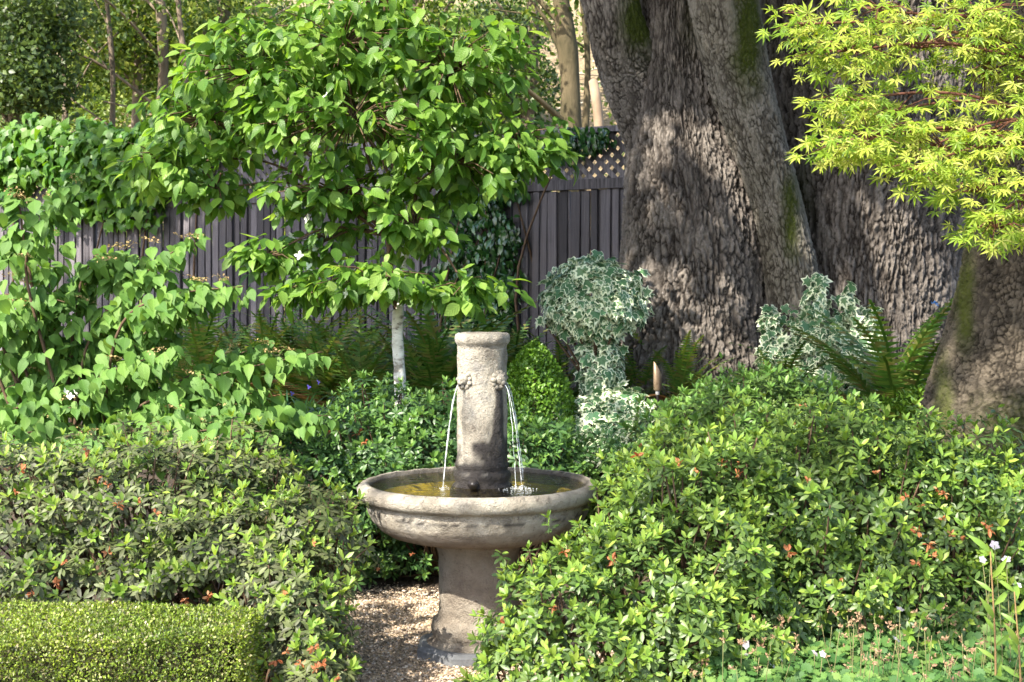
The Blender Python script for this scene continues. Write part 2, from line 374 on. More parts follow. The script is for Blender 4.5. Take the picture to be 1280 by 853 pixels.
# gravel path: base sheet plus loose pebbles
m_grav, t, bs, out = mat('gravel_bed'); g = N(t, 'NewGeometry'); v = N(t, 'TexVoronoi'); v.inputs['Scale'].default_value = 90.; t.links.new(g.outputs['Position'], v.inputs['Vector'])
sv = N(t, 'SeparateXYZ'); t.links.new(v.outputs['Color'], sv.inputs[0])
r = ramp(t, [(0, (.16, .11, .07)), (.5, (.36, .26, .165)), (1, (.52, .42, .31))]); t.links.new(sv.outputs[0], r.inputs[0])
t.links.new(r.outputs[0], bs.inputs['Base Color']); bs.inputs['Roughness'].default_value = .85; bump(t, math_n(t, 'SUBTRACT', 1., v.outputs['Distance']), bs, .8, .008)
ex = [-1.15, -.85, -.75, -.85, -.2, .75, .8, .75, 1.3, -1.3]; ey = [5.0, 5.7, 6.3, 7.25, 7.3, 7.15, 6.3, 5.4, 2.5, 2.5]
pv = np.c_[ex, ey, np.full(10, .004)]
put('gravel_path', new_mesh('gravel_path', pv, np.array([list(range(10))]), [m_grav], smooth=False), kind='structure')
m_peb, t, bs, out = mat('pebble'); g = N(t, 'NewGeometry')
r = ramp(t, [(0, (.09, .07, .055)), (.2, (.22, .16, .11)), (.45, (.40, .30, .2)), (.6, (.30, .27, .25)), (.8, (.5, .36, .22)), (1, (.62, .55, .46))]); t.links.new(g.outputs['Random Per Island'], r.inputs[0])
t.links.new(r.outputs[0], bs.inputs['Base Color']); bs.inputs['Roughness'].default_value = .7
oct_v = np.array([[1, 0, 0], [.3, .95, 0], [-.8, .6, 0], [-.8, -.6, 0], [.3, -.95, 0], [0, 0, .75]], float)
oct_t = np.array([[0, 1, 5], [1, 2, 5], [2, 3, 5], [3, 4, 5], [4, 0, 5]])
n = 26000; P = np.c_[rng.uniform(-.95, .75, n), rng.uniform(5.2, 7.28, n), np.full(n, .005)]
k = (np.hypot(P[:, 0] + .13, P[:, 1] - 5.88) > .2); P = P[k]; n = len(P)
R = frame_z(nrm(np.c_[rng.normal(0, .35, (n, 2)), np.ones(n)]), rng.uniform(0, 6.28, n)); R = R * rng.uniform(.6, 1.3, (n, 1, 3))
P[:, 2] += rng.uniform(-.001, .005, n)
put('gravel', joined('gravel', [(oct_v, oct_t, oct_v[:, :2], np.zeros(5, int))], np.zeros(n, int), P, R, rng.uniform(.004, .0085, n), [m_peb], False), kind='stuff')

# dark edging strip at the back of the gravel
m_edge = plain('rusty_edging', (.02, .013, .012), (.05, .03, .027), 12., .7)
e = Geo(); pts = spline([(-1.0, 7.34, .04), (-.6, 7.36, .05), (-.1, 7.38, .045), (.5, 7.30, .04), (.9, 7.2, .04)], 24)
for a, b in zip(pts[:-1], pts[1:]):
    d = b - a; L = np.linalg.norm(d); x = d / L; R = np.stack([x, np.cross(UP, x), UP], -1); e.add(*box((a + b) / 2, (L * 1.0, .02, .11), R))
tag(put('garden_edging', e.mesh('garden_edging', m_edge, False)), 'low dark rusty edging strip between the gravel and the shrubs', 'edging')

# ------------------------------------------------------------------ stone fountain
FX, FY = (598 - 640) / F * 5.88, 5.88
m_stone, t, bs, out = mat('weathered_stone'); tc = N(t, 'TexCoord'); L = t.links; o = tc.outputs['Object']
n1 = noise(t, o, 4.5, 6, .65); n2 = noise(t, o, 38., 6, .75); n3 = noise(t, o, 140., 3, .6)
c = ramp(t, [(.28, (.12, .105, .086)), (.42, (.265, .235, .188)), (.55, (.425, .385, .315)), (.68, (.26, .248, .228))]); L.new(n1, c.inputs[0])
c2 = mixc(t, math_n(t, 'MULTIPLY', ramp_f(t, n2, .55, .66), .75), c.outputs[0], (.13, .105, .085))
c2 = mixc(t, math_n(t, 'MULTIPLY', ramp_f(t, n3, .60, .68), .4), c2, (.52, .47, .38))
st = N(t, 'Attribute', attribute_name='stain'); c3 = mixc(t, st.outputs['Fac'], c2, (.022, .018, .018))
gr = N(t, 'Attribute', attribute_name='grime'); c3 = mixc(t, gr.outputs['Fac'], c3, (.19, .135, .10))
L.new(c3, bs.inputs['Base Color']); L.new(math_n(t, 'SUBTRACT', .88, math_n(t, 'MULTIPLY', st.outputs['Fac'], .45)), bs.inputs['Roughness']); bs.inputs['Specular IOR Level'].default_value = .3
bump(t, math_n(t, 'ADD', math_n(t, 'MULTIPLY', n2, 1.2), math_n(t, 'MULTIPLY', n3, .5)), bs, 1., .02)
def lathe(name, prof, nt_, mat_, parent, sub=.012, disp=.004, c=(0, 0), stain=None, grime=None, fl=0):
    prof = np.array(prof, float); out_ = [prof[0]]
    for a, b in zip(prof[:-1], prof[1:]):
        k = max(1, int(np.linalg.norm(b - a) / sub))
        for s in range(1, k + 1): out_.append(a + (b - a) * s / k)
    p = np.array(out_); m_ = len(p); th = np.arange(nt_) / nt_ * 2 * np.pi
    r = p[:, :1] * np.ones(nt_); z = p[:, 1:] * np.ones(nt_); T = th * np.ones((m_, 1))
    q0 = np.stack([np.cos(T) * r, np.sin(T) * r, z], -1)
    d = disp * 2 * (fbm(q0 * 14 + 3, 4) - .5) + disp * .9 * (fbm(q0 * 60, 2) - .5)
    if fl: r = r * (1 + fl * np.cos(8 * T))
    rr = np.maximum(r + d * (r > .01), 0); zz = z + d * .5
    V = np.stack([np.cos(T) * rr + c[0], np.sin(T) * rr + c[1], zz], -1).reshape(-1, 3)
    i, j = np.meshgrid(np.arange(m_ - 1), np.arange(nt_), indexing='ij'); j2 = (j + 1) % nt_
    Q = np.stack([i * nt_ + j, i * nt_ + j2, (i + 1) * nt_ + j2, (i + 1) * nt_ + j], -1).reshape(-1, 4)
    at = {'stain': stain(V) if stain else np.zeros(len(V)), 'grime': grime(V) if grime else np.zeros(len(V))}
    return put(name, new_mesh(name, V, Q, [mat_], attrs=at), parent)
ft = thing('stone_fountain', 'round weathered stone fountain with a lion spout column standing on the gravel', 'fountain', (FX, FY, 0))
def pg(V): return .55 * sstep(.5, .42, V[:, 2]) * (.5 + .8 * fbm(V * 9, 3))
lathe('pedestal', [(.215, .0), (.215, .05), (.195, .062), (.18, .07), (.192, .085), (.197, .115), (.188, .145), (.172, .155), (.166, .17), (.163, .25), (.163, .36), (.168, .42), (.176, .45), (.192, .485)], 96, m_stone, ft, grime=lambda V: .75 * np.clip(.35 + .9 * (fbm(V * 5, 3) - .3), 0, 1))
b = Geo(); ang = np.arange(8) / 8 * 2 * np.pi + math.pi / 8
V = np.concatenate([np.c_[np.cos(ang) * r, np.sin(ang) * r, np.full(8, z)] for r, z in ((.27, -.02), (.27, .035), (.25, .05))] + [[[0, 0, .05]]])
Q = [[k * 8 + j, k * 8 + (j + 1) % 8, k * 8 + 8 + (j + 1) % 8, k * 8 + 8 + j] for k in range(2) for j in range(8)]; T = [[16 + j, 16 + (j + 1) % 8, 24] for j in range(8)]
m_blue = plain('bluish_base_stone', (.10, .105, .115), (.19, .195, .2), 12., .85, 60., .5, .008)
b.add(V, T, Q); put('plinth', b.mesh('plinth', m_blue, False), ft)
def basin_grime(V):
    r = np.hypot(V[:, 0], V[:, 1]); return np.clip(.9 * sstep(.60, .49, V[:, 2]) * (.45 + .7 * fbm(V * 8, 3)) + .12 * sstep(.6, .7, fbm(V * np.array([6, 6, 1.2]), 3)), 0, .9) * (r > .25)
def basin_stain(V):
    r = np.hypot(V[:, 0], V[:, 1]); inner = (r < .462) & (V[:, 2] > .60)
    return np.where(inner, np.clip(.75 + .6 * (fbm(V * 12, 3) - .5), 0, .95), .25 * np.clip(sstep(.655, .64, V[:, 2]) * sstep(.625, .64, V[:, 2]), 0, 1) * (.3 + fbm(V * 10, 3)))
lathe('basin', [(.15, .480), (.25, .480), (.32, .489), (.375, .505), (.415, .53), (.445, .565), (.462, .605), (.468, .64), (.474, .647), (.490, .651), (.502, .668), (.504, .690), (.494, .707), (.475, .716), (.458, .714), (.450, .704), (.446, .69), (.44, .655), (.40, .62), (.2, .60), (.0, .598)], 200, m_stone, ft, disp=.007, sub=.010, stain=basin_stain, grime=basin_grime)
# pool floor algae inside the basin
m_alg = plain('algae_floor', (.16, .13, .03), (.42, .34, .07), 7., .8, 30., .4, .01)
lathe('basin_floor', [(.415, .66), (.38, .635), (.2, .63), (.0, .63)], 64, m_alg, ft, disp=.004)
CX, CY = .016, .0
def col_stain(V):
    x, y, z = V[:, 0] - CX, V[:, 1] - CY, V[:, 2]; n_ = fbm(V * 16, 4); th = np.arctan2(y, x)
    low = sstep(.89, .80, z + .20 * (n_ - .5) - .05 * np.maximum(0, np.cos(th + .5)))
    d = np.abs((th + .80 + np.pi) % (2 * np.pi) - np.pi) * .105
    streak = sstep(.030, .016, d + .022 * (n_ - .5) - .034 * sstep(1.05, .8, z)) * (z < 1.14)
    dl = np.abs((th + 2.35 + np.pi) % (2 * np.pi) - np.pi) * .105
    s2 = .35 * sstep(.014, .006, dl + .012 * (n_ - .5)) * (z < 1.15)
    top = .35 * sstep(.55, .68, fbm(V * 9 + 5, 3)) * sstep(1.1, 1.3, z)
    worn = .55 * sstep(.52, .66, fbm(V * 11 + 9, 3)) * (z < .76)
    return np.clip(np.maximum(np.maximum(low * .96 - worn, streak * .95), np.maximum(s2, top)), 0, 1)
cm = lathe('column', [(.122, .625), (.134, .66), (.134, .685), (.122, .705), (.112, .715), (.116, .73), (.121, .742), (.116, .757), (.104, .765), (.108, .775), (.113, .785), (.106, .80), (.1035, .83), (.104, .95), (.1035, 1.10), (.103, 1.27), (.103, 1.285), (.109, 1.29), (.115, 1.30), (.1165, 1.315), (.112, 1.33), (.10, 1.336), (.06, 1.334), (0, 1.333)], 112, m_stone, ft, sub=.009, disp=.0055, c=(CX, CY), stain=col_stain, fl=.012)
m_dark = plain('wet_dark_metal', (.012, .01, .01), (.03, .026, .024), 30., .35)
g = Geo(); d = nrm(np.array([-.28, -1, .05])); p0 = np.array([CX, CY, .712]) + d * .105
g.add(*tube([p0, p0 + d * .035, p0 + d * .036, p0 + d * .01], [.020, .021, .015, .0145], 14)); put('drain_pipe', g.mesh('drain_pipe', m_dark), ft)
def mask(az):
    g = Geo(); o_ = np.array([math.cos(az), math.sin(az), 0]); s_ = np.array([-o_[1], o_[0], 0]); c0 = np.array([CX, CY, 1.142]) + o_ * .103
    def pt(a, u, h): return c0 + s_ * a + UP * u + o_ * h
    for k in range(11):
        a = k / 11 * 6.283 + .2; g.add(*ball(pt(math.cos(a) * .030, math.sin(a) * .032, -.003 + .003 * (k % 2)), (.009 + .003 * (k % 3), .009 + .003 * (k % 3), .011), 8, 6))
    g.add(*ball(pt(0, .004, .006), .026, 12, 8)); g.add(*ball(pt(0, -.008, .02), (.014, .014, .013), 10, 7))
    g.add(*ball(pt(.012, .006, .02), .009, 8, 6)); g.add(*ball(pt(-.012, .006, .02), .009, 8, 6)); g.add(*ball(pt(0, .012, .022), (.008, .008, .016), 8, 6))
    g.add(*ball(pt(0, -.024, .014), .012, 8, 6))
    me = g.mesh('lion_mask', m_stone); k = np.zeros(len(me.vertices)); at = me.attributes.new('stain', 'FLOAT', 'POINT')
    vz = np.array([v_.co.z for v_ in me.vertices]); at.data.foreach_set('value', (.55 * sstep(1.13, 1.11, vz) if az > -1.2 else .15 * sstep(1.13, 1.11, vz)).astype(np.float32))
    me.attributes.new('grime', 'FLOAT', 'POINT'); mk = put('lion_mask', me, ft)
    g2 = Geo(); g2.add(*tube([pt(0, -.018, .012), pt(0, -.018, .032), pt(0, -.018, .033), pt(0, -.018, .02)], [.006, .0065, .004, .004], 10)); put('spout', g2.mesh('spout', m_dark), mk)
    return pt(0, -.018, .034)
mp_ = [mask(-2.35), mask(-.80), mask(.78), mask(2.35)]
m_wat, t, bs, out = mat('pool_water'); g = N(t, 'NewGeometry'); L = t.links
tr = N(t, 'BsdfTransparent'); tr.inputs[0].default_value = (.82, .78, .5, 1); gl = N(t, 'BsdfGlossy'); gl.inputs['Roughness'].default_value = .03
fr = N(t, 'Fresnel'); fr.inputs[0].default_value = 1.33; mx = N(t, 'MixShader'); bp = N(t, 'Bump'); bp.inputs['Strength'].default_value = .8; bp.inputs['Distance'].default_value = .02
L.new(noise(t, g.outputs['Position'], 22., 3, .5, .6), bp.inputs['Height'])
for s_ in (gl.inputs['Normal'], fr.inputs['Normal']): L.new(bp.outputs[0], s_)
L.new(fr.outputs[0], mx.inputs[0]); L.new(tr.outputs[0], mx.inputs[1]); L.new(gl.outputs[0], mx.inputs[2]); L.new(mx.outputs[0], out.inputs[0])
lathe('water_surface', [(.449, .699), (.3, .6993), (.0, .6995)], 96, m_wat, ft, sub=.03, disp=.0)
m_jet, t, bs, out = mat('falling_water'); bs.inputs['Base Color'].default_value = (.9, .93, .95, 1); bs.inputs['Roughness'].default_value = .08
tr = N(t, 'BsdfTransparent'); mx = N(t, 'MixShader'); g = N(t, 'NewGeometry'); t.links.new(math_n(t, 'MULTIPLY', ramp_f(t, noise(t, g.outputs['Position'], 60.), .3, .75), .75), mx.inputs[0])
t.links.new(tr.outputs[0], mx.inputs[1]); t.links.new(bs.outputs[0], mx.inputs[2]); t.links.new(mx.outputs[0], out.inputs[0])
def jet(p, az, reach, r, name='water_jet'):
    o_ = np.array([math.cos(az), math.sin(az), 0]); s = np.linspace(0, 1, 18)[:, None]; H = p[2] - .70
    pts = p + o_ * reach * s - UP * H * (s * .12 + .88 * s ** 2) + rng.normal(0, .0012, (18, 3)) * s
    g = Geo(); g.add(*tube(pts, r * (1 + .35 * np.sin(np.linspace(0, 19, 18) + az * 5)), 7)); put(name, g.mesh(name, m_jet), ft); return pts[-1]
spl = [jet(mp_[0], math.pi + .62, .075, .0016), jet(mp_[1], -.35, .075, .0015), jet(mp_[1] + [.004, 0, -.003], -.6, .05, .0012), jet(mp_[2], .6, .09, .003), jet(mp_[3], 2.5, .09, .003)]
m_foam, t, bs, out = mat('white_foam'); bs.inputs['Base Color'].default_value = (.75, .77, .75, 1); bs.inputs['Roughness'].default_value = .3
for p in spl[:3]:
    g = Geo()
    for k in range(90):
        a, r = rng.uniform(0, 6.28), abs(rng.normal(0, .028)); s = rng.uniform(.0007, .002)
        g.add(*ball(p + np.array([math.cos(a) * r * 1.2, math.sin(a) * r, abs(rng.normal(0, .008)) * (r < .03)]), (s, s, s * .6), 6, 4))
    put('splash', g.mesh('splash', m_foam), ft, kind='stuff')

# ------------------------------------------------------------------ oak trunks with real bark relief
def trunk_mesh(name, path, matl, su, sv, amp, moss=None, butt=None, nf=150, dz=.016, seed=0., thr=.24, flute=.03):
    C0 = np.array([W(a, b_, Y) for a, b_, Y, r in path]); R0 = np.array([M(r, Y) for a, b_, Y, r in path])
    Ln = np.linalg.norm(np.diff(C0, axis=0), axis=1).sum(); n = int(Ln / dz)
    S = spline(np.c_[C0, R0], n); C, Rr = S[:, :3], S[:, 3]; v = np.concatenate([[0], np.cumsum(np.linalg.norm(np.diff(C, axis=0), axis=1))])
    th = np.concatenate([np.linspace(-math.pi - .25, .25, nf, endpoint=False), np.linspace(.25, math.pi - .25, nf // 4, endpoint=False)])
    _, pyc = project(C); kp = ((pyc > -30) & (pyc < 640)) | (np.arange(n) % 6 == 0); kp[[0, -1]] = True
    C, Rr, v = C[kp], Rr[kp], v[kp]; n = len(C)
    t_ = nrm(np.gradient(C, axis=0)); e1 = nrm(np.array([1., 0, 0]) - t_[:, :1] * t_); e2 = np.cross(t_, e1)
    D = np.cos(th)[None, :, None] * e1[:, None] + np.sin(th)[None, :, None] * e2[:, None]
    Rm = Rr.mean(); vv = v[:, None] * np.ones(len(th)); TT = th[None] * np.ones((n, 1))
    q = np.stack([np.cos(TT) * Rm, np.sin(TT) * Rm, vv], -1)
    rad = Rr[:, None] * (1 + flute * np.sin(3 * TT + seed + vv * .6) + flute * .7 * np.sin(5 * TT + 2 * seed - vv * .9) + .035 * (fbm(q * 2.2 + seed, 3) - .5))
    if butt is not None: rad = rad * (1 + butt * sstep(1.6, .1, vv) * (.5 + .5 * np.sin(4 * TT + seed * 3)))
    wp = np.stack([fbm(q * np.array([9, 9, 4.]) + k * 9 + seed, 3) for k in range(3)], -1) - .5
    w = q / np.array([su, su, sv]) + 1.7 * wp
    hf = np.stack([fbm(q * np.array([38, 38, 24.]) + k * 5 + seed, 3) for k in range(3)], -1) - .5; w = w + hf * np.array([.9, .9, .5])
    mg = sstep(.45, .7, fbm(q * np.array([16, 16, 7.]) + 40 + seed, 2)); d1, d2 = worley(w); h = np.clip((d2 - d1 + .16 * mg) / (thr * (.8 + .8 * vnoise(q * 9 + seed))), 0, 1)
    fi = np.abs(fbm(q / np.array([su * 2.6, su * 2.6, sv * 3.2]) + 1.5 * wp + seed, 3) - .5); fi = np.clip(fi / .055, 0, 1)
    w2 = q / np.array([su * .45, su * .45, sv * .3]) + 31 + 1.2 * wp; e1_, e2_ = worley(w2); h2 = np.clip((e2_ - e1_) / .3, 0, 1)
    cel = vnoise(np.floor(w * 1.3) * 3.7 + .5)
    hh = np.clip(np.minimum(h, .25 + .75 * fi) * (.7 + .3 * h2), 0, 1); disp = amp * (hh - .7) + amp * .55 * (fbm(q * np.array([70, 70, 34.]), 3) - .5) * (.3 + h) + amp * .2 * (cel - .5) * h
    V = C[:, None] + D * (rad + disp)[..., None]; m_ = len(th)
    i, j = np.meshgrid(np.arange(n - 1), np.arange(m_), indexing='ij'); j2 = (j + 1) % m_
    Q = np.stack([i * m_ + j, i * m_ + j2, (i + 1) * m_ + j2, (i + 1) * m_ + j], -1).reshape(-1, 4); V = V.reshape(-1, 3)
    mo = np.zeros(len(V))
    if moss:
        px, py = project(V)
        for cx, cy, rx, ry, a in moss: mo = np.maximum(mo, a * np.clip(1.5 - np.hypot((px - cx) / rx, (py - cy) / ry) + .9 * (fbm(V * 7, 3) - .5), 0, 1))
    return V, Q, hh.ravel(), mo
def trunk_part(root, name, *a, **k):
    V, Q, h, mo = trunk_mesh(name, *a, **k); return put(name, new_mesh(name, V - np.array(root.location), Q, [a[1]], attrs={'bark': h, 'moss': mo}), root)
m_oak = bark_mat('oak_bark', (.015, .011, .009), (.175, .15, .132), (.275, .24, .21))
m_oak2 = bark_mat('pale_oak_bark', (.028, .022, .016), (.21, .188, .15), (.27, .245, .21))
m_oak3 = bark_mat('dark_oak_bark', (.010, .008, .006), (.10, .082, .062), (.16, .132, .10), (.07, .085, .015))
oak = thing('oak_tree', 'giant old oak with fused leaning trunks and deeply furrowed bark at the fence end', 'tree', (*W(1000, 600, 9.3)[:2], .4))
trunk_part(oak, 'trunk', [(868, 680, 9.2, 150), (868, 560, 9.2, 128), (866, 440, 9.2, 104), (866, 350, 9.2, 95), (862, 250, 9.2, 84), (852, 150, 9.2, 68), (848, 50, 9.2, 54), (848, -100, 9.25, 50), (838, -330, 9.4, 44), (836, -480, 9.4, 40)], m_oak, .027, .125, .030, moss=[(870, 10, 25, 60, .5)], butt=.16, seed=1.3, nf=300, dz=.012)
trunk_part(oak, 'limb', [(838, 230, 9.25, 40), (812, 150, 9.2, 40), (788, 90, 9.15, 39), (766, 20, 9.0, 35), (746, -60, 9.15, 33), (700, -240, 9.5, 31), (600, -480, 10.0, 27)], m_oak, .028, .06, .016, moss=[(800, 30, 28, 45, 1.0)], nf=130, seed=2.2, dz=.0135)
trunk_part(oak, 'trunk', [(1012, 640, 9.25, 62), (1006, 520, 9.1, 48), (1000, 420, 8.95, 40), (988, 330, 8.85, 33), (971, 250, 8.8, 31), (945, 165, 8.75, 35), (922, 85, 8.7, 40), (906, 0, 8.6, 43), (885, -120, 8.5, 46), (850, -330, 8.3, 42), (830, -480, 8.2, 36)], m_oak2, .029, .055, .014, moss=[(935, 40, 24, 75, 1.0), (988, 275, 14, 60, .95)], nf=150, seed=4.1, dz=.0125)
trunk_part(oak, 'trunk', [(1085, 680, 9.6, 185), (1082, 560, 9.6, 155), (1080, 440, 9.6, 128), (1082, 320, 9.6, 122), (1086, 200, 9.6, 130), (1092, 60, 9.6, 142), (1100, -80, 9.6, 150), (1130, -300, 9.6, 130)], m_oak, .029, .15, .033, moss=[(960, 40, 16, 80, .4), (1002, 260, 18, 60, .6)], butt=.12, nf=370, seed=6.6, flute=.03, dz=.012)
oak2 = thing('oak_tree', 'thick dark mossy oak trunk at the right edge beside the sword fern', 'tree', (*W(1290, 600, 6.7)[:2], .0))
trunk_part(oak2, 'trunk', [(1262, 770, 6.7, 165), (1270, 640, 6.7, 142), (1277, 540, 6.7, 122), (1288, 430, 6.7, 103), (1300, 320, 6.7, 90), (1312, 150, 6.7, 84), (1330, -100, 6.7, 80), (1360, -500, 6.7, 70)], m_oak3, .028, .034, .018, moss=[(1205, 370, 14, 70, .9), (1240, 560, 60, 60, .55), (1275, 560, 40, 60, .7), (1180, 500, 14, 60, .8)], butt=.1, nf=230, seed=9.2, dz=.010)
# limbs and leafy crowns above the frame, spread for shade, holed for sun patches
def limbs_and_crown(root, starts, ends, nleaf, zc, gaps, R0=.2):
    g = Geo(); tips = []
    for k, e_ in enumerate(ends):
        s_ = np.array(starts[k % len(starts)]); e_ = np.array(e_); mid = (s_ + e_) / 2 + np.array([rng.normal(0, .4), rng.normal(0, .4), .9])
        P = spline([s_, s_ * .6 + mid * .4, mid, e_], 24); g.add(*tube(P - np.array(root.location), np.linspace(R0, .05, 24), 8)); tips.append(P[9:])
    put('limb', g.mesh('limb', m_bgbark), root, kind='stuff')
    T = np.concatenate(tips); c = T[rng.integers(0, len(T), nleaf // 28)] + rng.normal(0, [.95, .95, .45], (nleaf // 28, 3))
    P = np.repeat(c, 28, 0) + rng.normal(0, [.30, .30, .16], (len(c) * 28, 3)); k = P[:, 2] > zc
    for Pt, r in gaps:
        v = P - Pt; tt = v @ SUN; k &= ~((np.linalg.norm(v - tt[:, None] * SUN, axis=1) < r) & (tt > 0))
    P = P[k]; n = len(P); R = frame(nrm(rng.normal(size=(n, 3)) * [1, 1, .5]), nrm(rng.normal(size=(n, 3)) * [.6, .6, 1]))
    put('crown', joined('crown', [leaf_t(.14, .10, 2, .2, .15)], np.zeros(n, int), P - np.array(root.location), R, rng.uniform(.8, 1.4, n), [m_oakl]), root, kind='stuff')
SUN_GAPS = [(W(*a[:3]), a[3]) for a in [  # spots meant to be sunlit; crown leaves along their sun rays are dropped
    (818, 180, 8.85, .17), (812, 215, 8.85, .13), (838, 140, 8.85, .1), (895, 160, 8.85, .13), (912, 215, 8.85, .16), (932, 265, 8.85, .14), (1125, 350, 9.0, .3), (1100, 420, 9.0, .28), (1150, 320, 9.0, .2), (1030, 150, 9.0, .22),
    (850, 385, 8.75, .12), (925, 375, 8.75, .10), (890, 435, 8.75, .13), (1150, 60, 9, .3),
    (350, 300, 12.2, .13), (352, 360, 12.2, .13), (345, 240, 12.2, .15), (212, 420, 13, .15), (20, 260, 13.8, .5), (30, 190, 13.6, .6), (10, 320, 13.8, .3), (90, 260, 7, .2),
    (730, 370, 8.4, .22), (770, 350, 8.4, .12), (745, 535, 8.2, .25), (1085, 400, 8.2, .16), (1140, 460, 7.8, .2),
    (520, 848, 5.5, .22), (470, 830, 5.6, .12), (510, 748, 7, .1), (60, 762, 4.85, .2), (150, 765, 4.8, .18), (230, 768, 4.8, .14), (10, 765, 4.8, .15),
    (1050, 50, 5, .45), (1150, 150, 5, .5), (1220, 260, 5, .4), (1080, 200, 5, .3), (1240, 60, 5, .5),
    (930, 590, 5.5, .18), (890, 770, 4.9, .2), (600, 790, 4.9, .18), (1240, 620, 5.2, .2), (1000, 800, 4.9, .3), (1150, 830, 4.8, .25), (760, 650, 5.2, .1), (850, 500, 7, .2), (980, 520, 6.7, .2),
    (430, 60, 7.4, .8), (580, 110, 7.4, .7), (310, 120, 7.4, .6), (640, 190, 7.4, .4), (430, 190, 7.3, .5), (240, 150, 7.4, .4), (600, 365, 7.4, .2), (500, 350, 7.4, .15), (220, 150, 7.5, .2),
    (60, 300, 7, .4), (240, 310, 7, .35), (160, 350, 7, .35), (290, 500, 7, .3), (360, 460, 7, .2), (200, 520, 7, .25), (60, 520, 7, .2), (320, 400, 7, .2), (120, 420, 7, .15),
    (300, 650, 5.2, .1), (60, 640, 5.6, .15), (200, 610, 5.6, .12), (390, 810, 4.8, .12), (590, 470, 5.8, .06), (600, 630, 5.4, .12), (540, 660, 5.4, .1)]]
hub = W(1000, -330, 9.4)
limbs_and_crown(oak, [W(836, -480, 9.4), W(830, -480, 8.2), W(836, -480, 9.4), W(1130, -300, 9.6)],
    [(-3.2, 3.2, 7.6), (-1.2, 1.5, 7.2), (-3.5, 6.0, 7.4), (1.8, 4.0, 7.3), (-6.2, 2.5, 7.4), (-2.5, -1.8, 6.9), (-5.2, 4.8, 7.3), (-.2, -1.2, 6.7), (-7.0, 6.0, 7.2), (-4.8, -.5, 7.3), (2.6, .5, 7.0), (-5.2, 7.5, 7.4), (-3.8, 8.6, 7.4), (-7.2, 8.2, 7.5), (-1.6, 7.6, 7.4), (-8.2, 4.4, 7.4), (-7.6, 6.6, 7.6), (-6.2, 8.4, 7.5), (-8.6, 7.6, 7.6), (-5.4, 9.2, 7.6), (-2.2, 4.4, 7.3)], 58000, 4.7, SUN_GAPS, .13)
limbs_and_crown(oak2, [W(1360, -500, 6.7)], [(4.4, 9., 6.6), (4.8, 5., 6.6), (3.2, 2., 6.8), (1.2, 7.0, 6.4), (5.5, 7, 6.6)], 7000, 4.7, SUN_GAPS, .18)

# ------------------------------------------------------------------ fence
m_fence, t, bs, out = mat('weathered_board'); tc = N(t, 'TexCoord'); oi = N(t, 'ObjectInfo'); L = t.links
mp2 = N(t, 'Mapping'); mp2.inputs['Scale'].default_value = (18, 18, 1.1); cb = N(t, 'CombineXYZ'); L.new(math_n(t, 'MULTIPLY', oi.outputs['Random'], 50.), cb.inputs[0]); L.new(math_n(t, 'MULTIPLY', oi.outputs['Random'], 31.), cb.inputs[2]); L.new(cb.outputs[0], mp2.inputs['Location']); L.new(tc.outputs['Object'], mp2.inputs[0])
ng = noise(t, mp2.outputs[0], 3.2, 7, .7, .4); r = ramp(t, [(.28, (.024, .021, .022)), (.5, (.10, .091, .10)), (.72, (.215, .198, .205))]); L.new(ng, r.inputs[0])
hs = N(t, 'HueSaturation'); L.new(math_n(t, 'ADD', .5, math_n(t, 'MULTIPLY', oi.outputs['Random'], 1.0)), hs.inputs['Value']); L.new(r.outputs[0], hs.inputs['Color']); L.new(hs.outputs[0], bs.inputs['Base Color'])
bs.inputs['Roughness'].default_value = .85; bs.inputs['Specular IOR Level'].default_value = .2; bump(t, ng, bs, .6, .008)
d_f = np.array([-.846, .533]); R0f = np.array([.81, 10.5]) - d_f * .85; LF = 8.6; az_f = math.atan2(d_f[1], d_f[0])
fence = thing('wooden_fence', 'tall weathered grey board fence topped with diagonal lattice behind the garden', 'fence', (R0f[0], R0f[1], .35), None, az_f)
PH = 1.93
def plank_mesh(k):
    zz = np.linspace(0, PH, 7); V = []
    for i_, z in enumerate(zz):
        b_ = .004 * math.sin(z * 2.1 + k * 2) ; w = .5
        for x, y in ((-w, -.011), (w, -.011), (w, .008), (w - .06, .011), (-w + .06, .011), (-w, .008)): V.append([x, y + b_, z])
    Q = [[i_ * 6 + j, i_ * 6 + (j + 1) % 6, i_ * 6 + 6 + (j + 1) % 6, i_ * 6 + 6 + j] for i_ in range(6) for j in range(6)]
    return new_mesh('plank', np.array(V), [np.array(Q), np.array([[0, 5, 4, 3, 2, 1], list(range(36, 42))])], [m_fence], smooth=False)
pms = [plank_mesh(k) for k in range(4)]; x = 0.
while x < LF:
    w = rng.uniform(.048, .082); gp = rng.uniform(.010, .032)
    for xx, ww, yy in ((x + w / 2, w, .014 + rng.uniform(-.005, .006)), (x + w + gp / 2, gp + .035, -.012 + rng.uniform(-.003, .003))):
        o = put('plank', pms[rng.integers(0, 4)], fence, (xx, yy, rng.uniform(-.03, 0.))); o.scale = (ww, 1, 1 + rng.uniform(-.006, .004)); o.rotation_euler = (rng.normal(0, .003), rng.normal(0, .006), 0)
    x += w + gp
for nm, z, h_, y, th_ in (('rail', PH + .02, .075, .02, .06), ('rail', PH + .425, .045, .012, .10), ('rail', .4, .09, -.045, .04), ('rail', 1.5, .09, -.045, .04)):
    g = Geo(); g.add(*box((LF / 2, y, z), (LF, th_, h_))); put(nm, g.mesh(nm, m_fence, False), fence)
for x in np.arange(.6, LF, 2.4):
    g = Geo(); g.add(*box((0, 0, 1.2), (.09, .09, 2.42))); put('post', g.mesh('post', m_fence, False), fence, (x, -.115, -.05))
lz0, lz1 = PH + .055, PH + .405; hgt = lz1 - lz0; sm = []
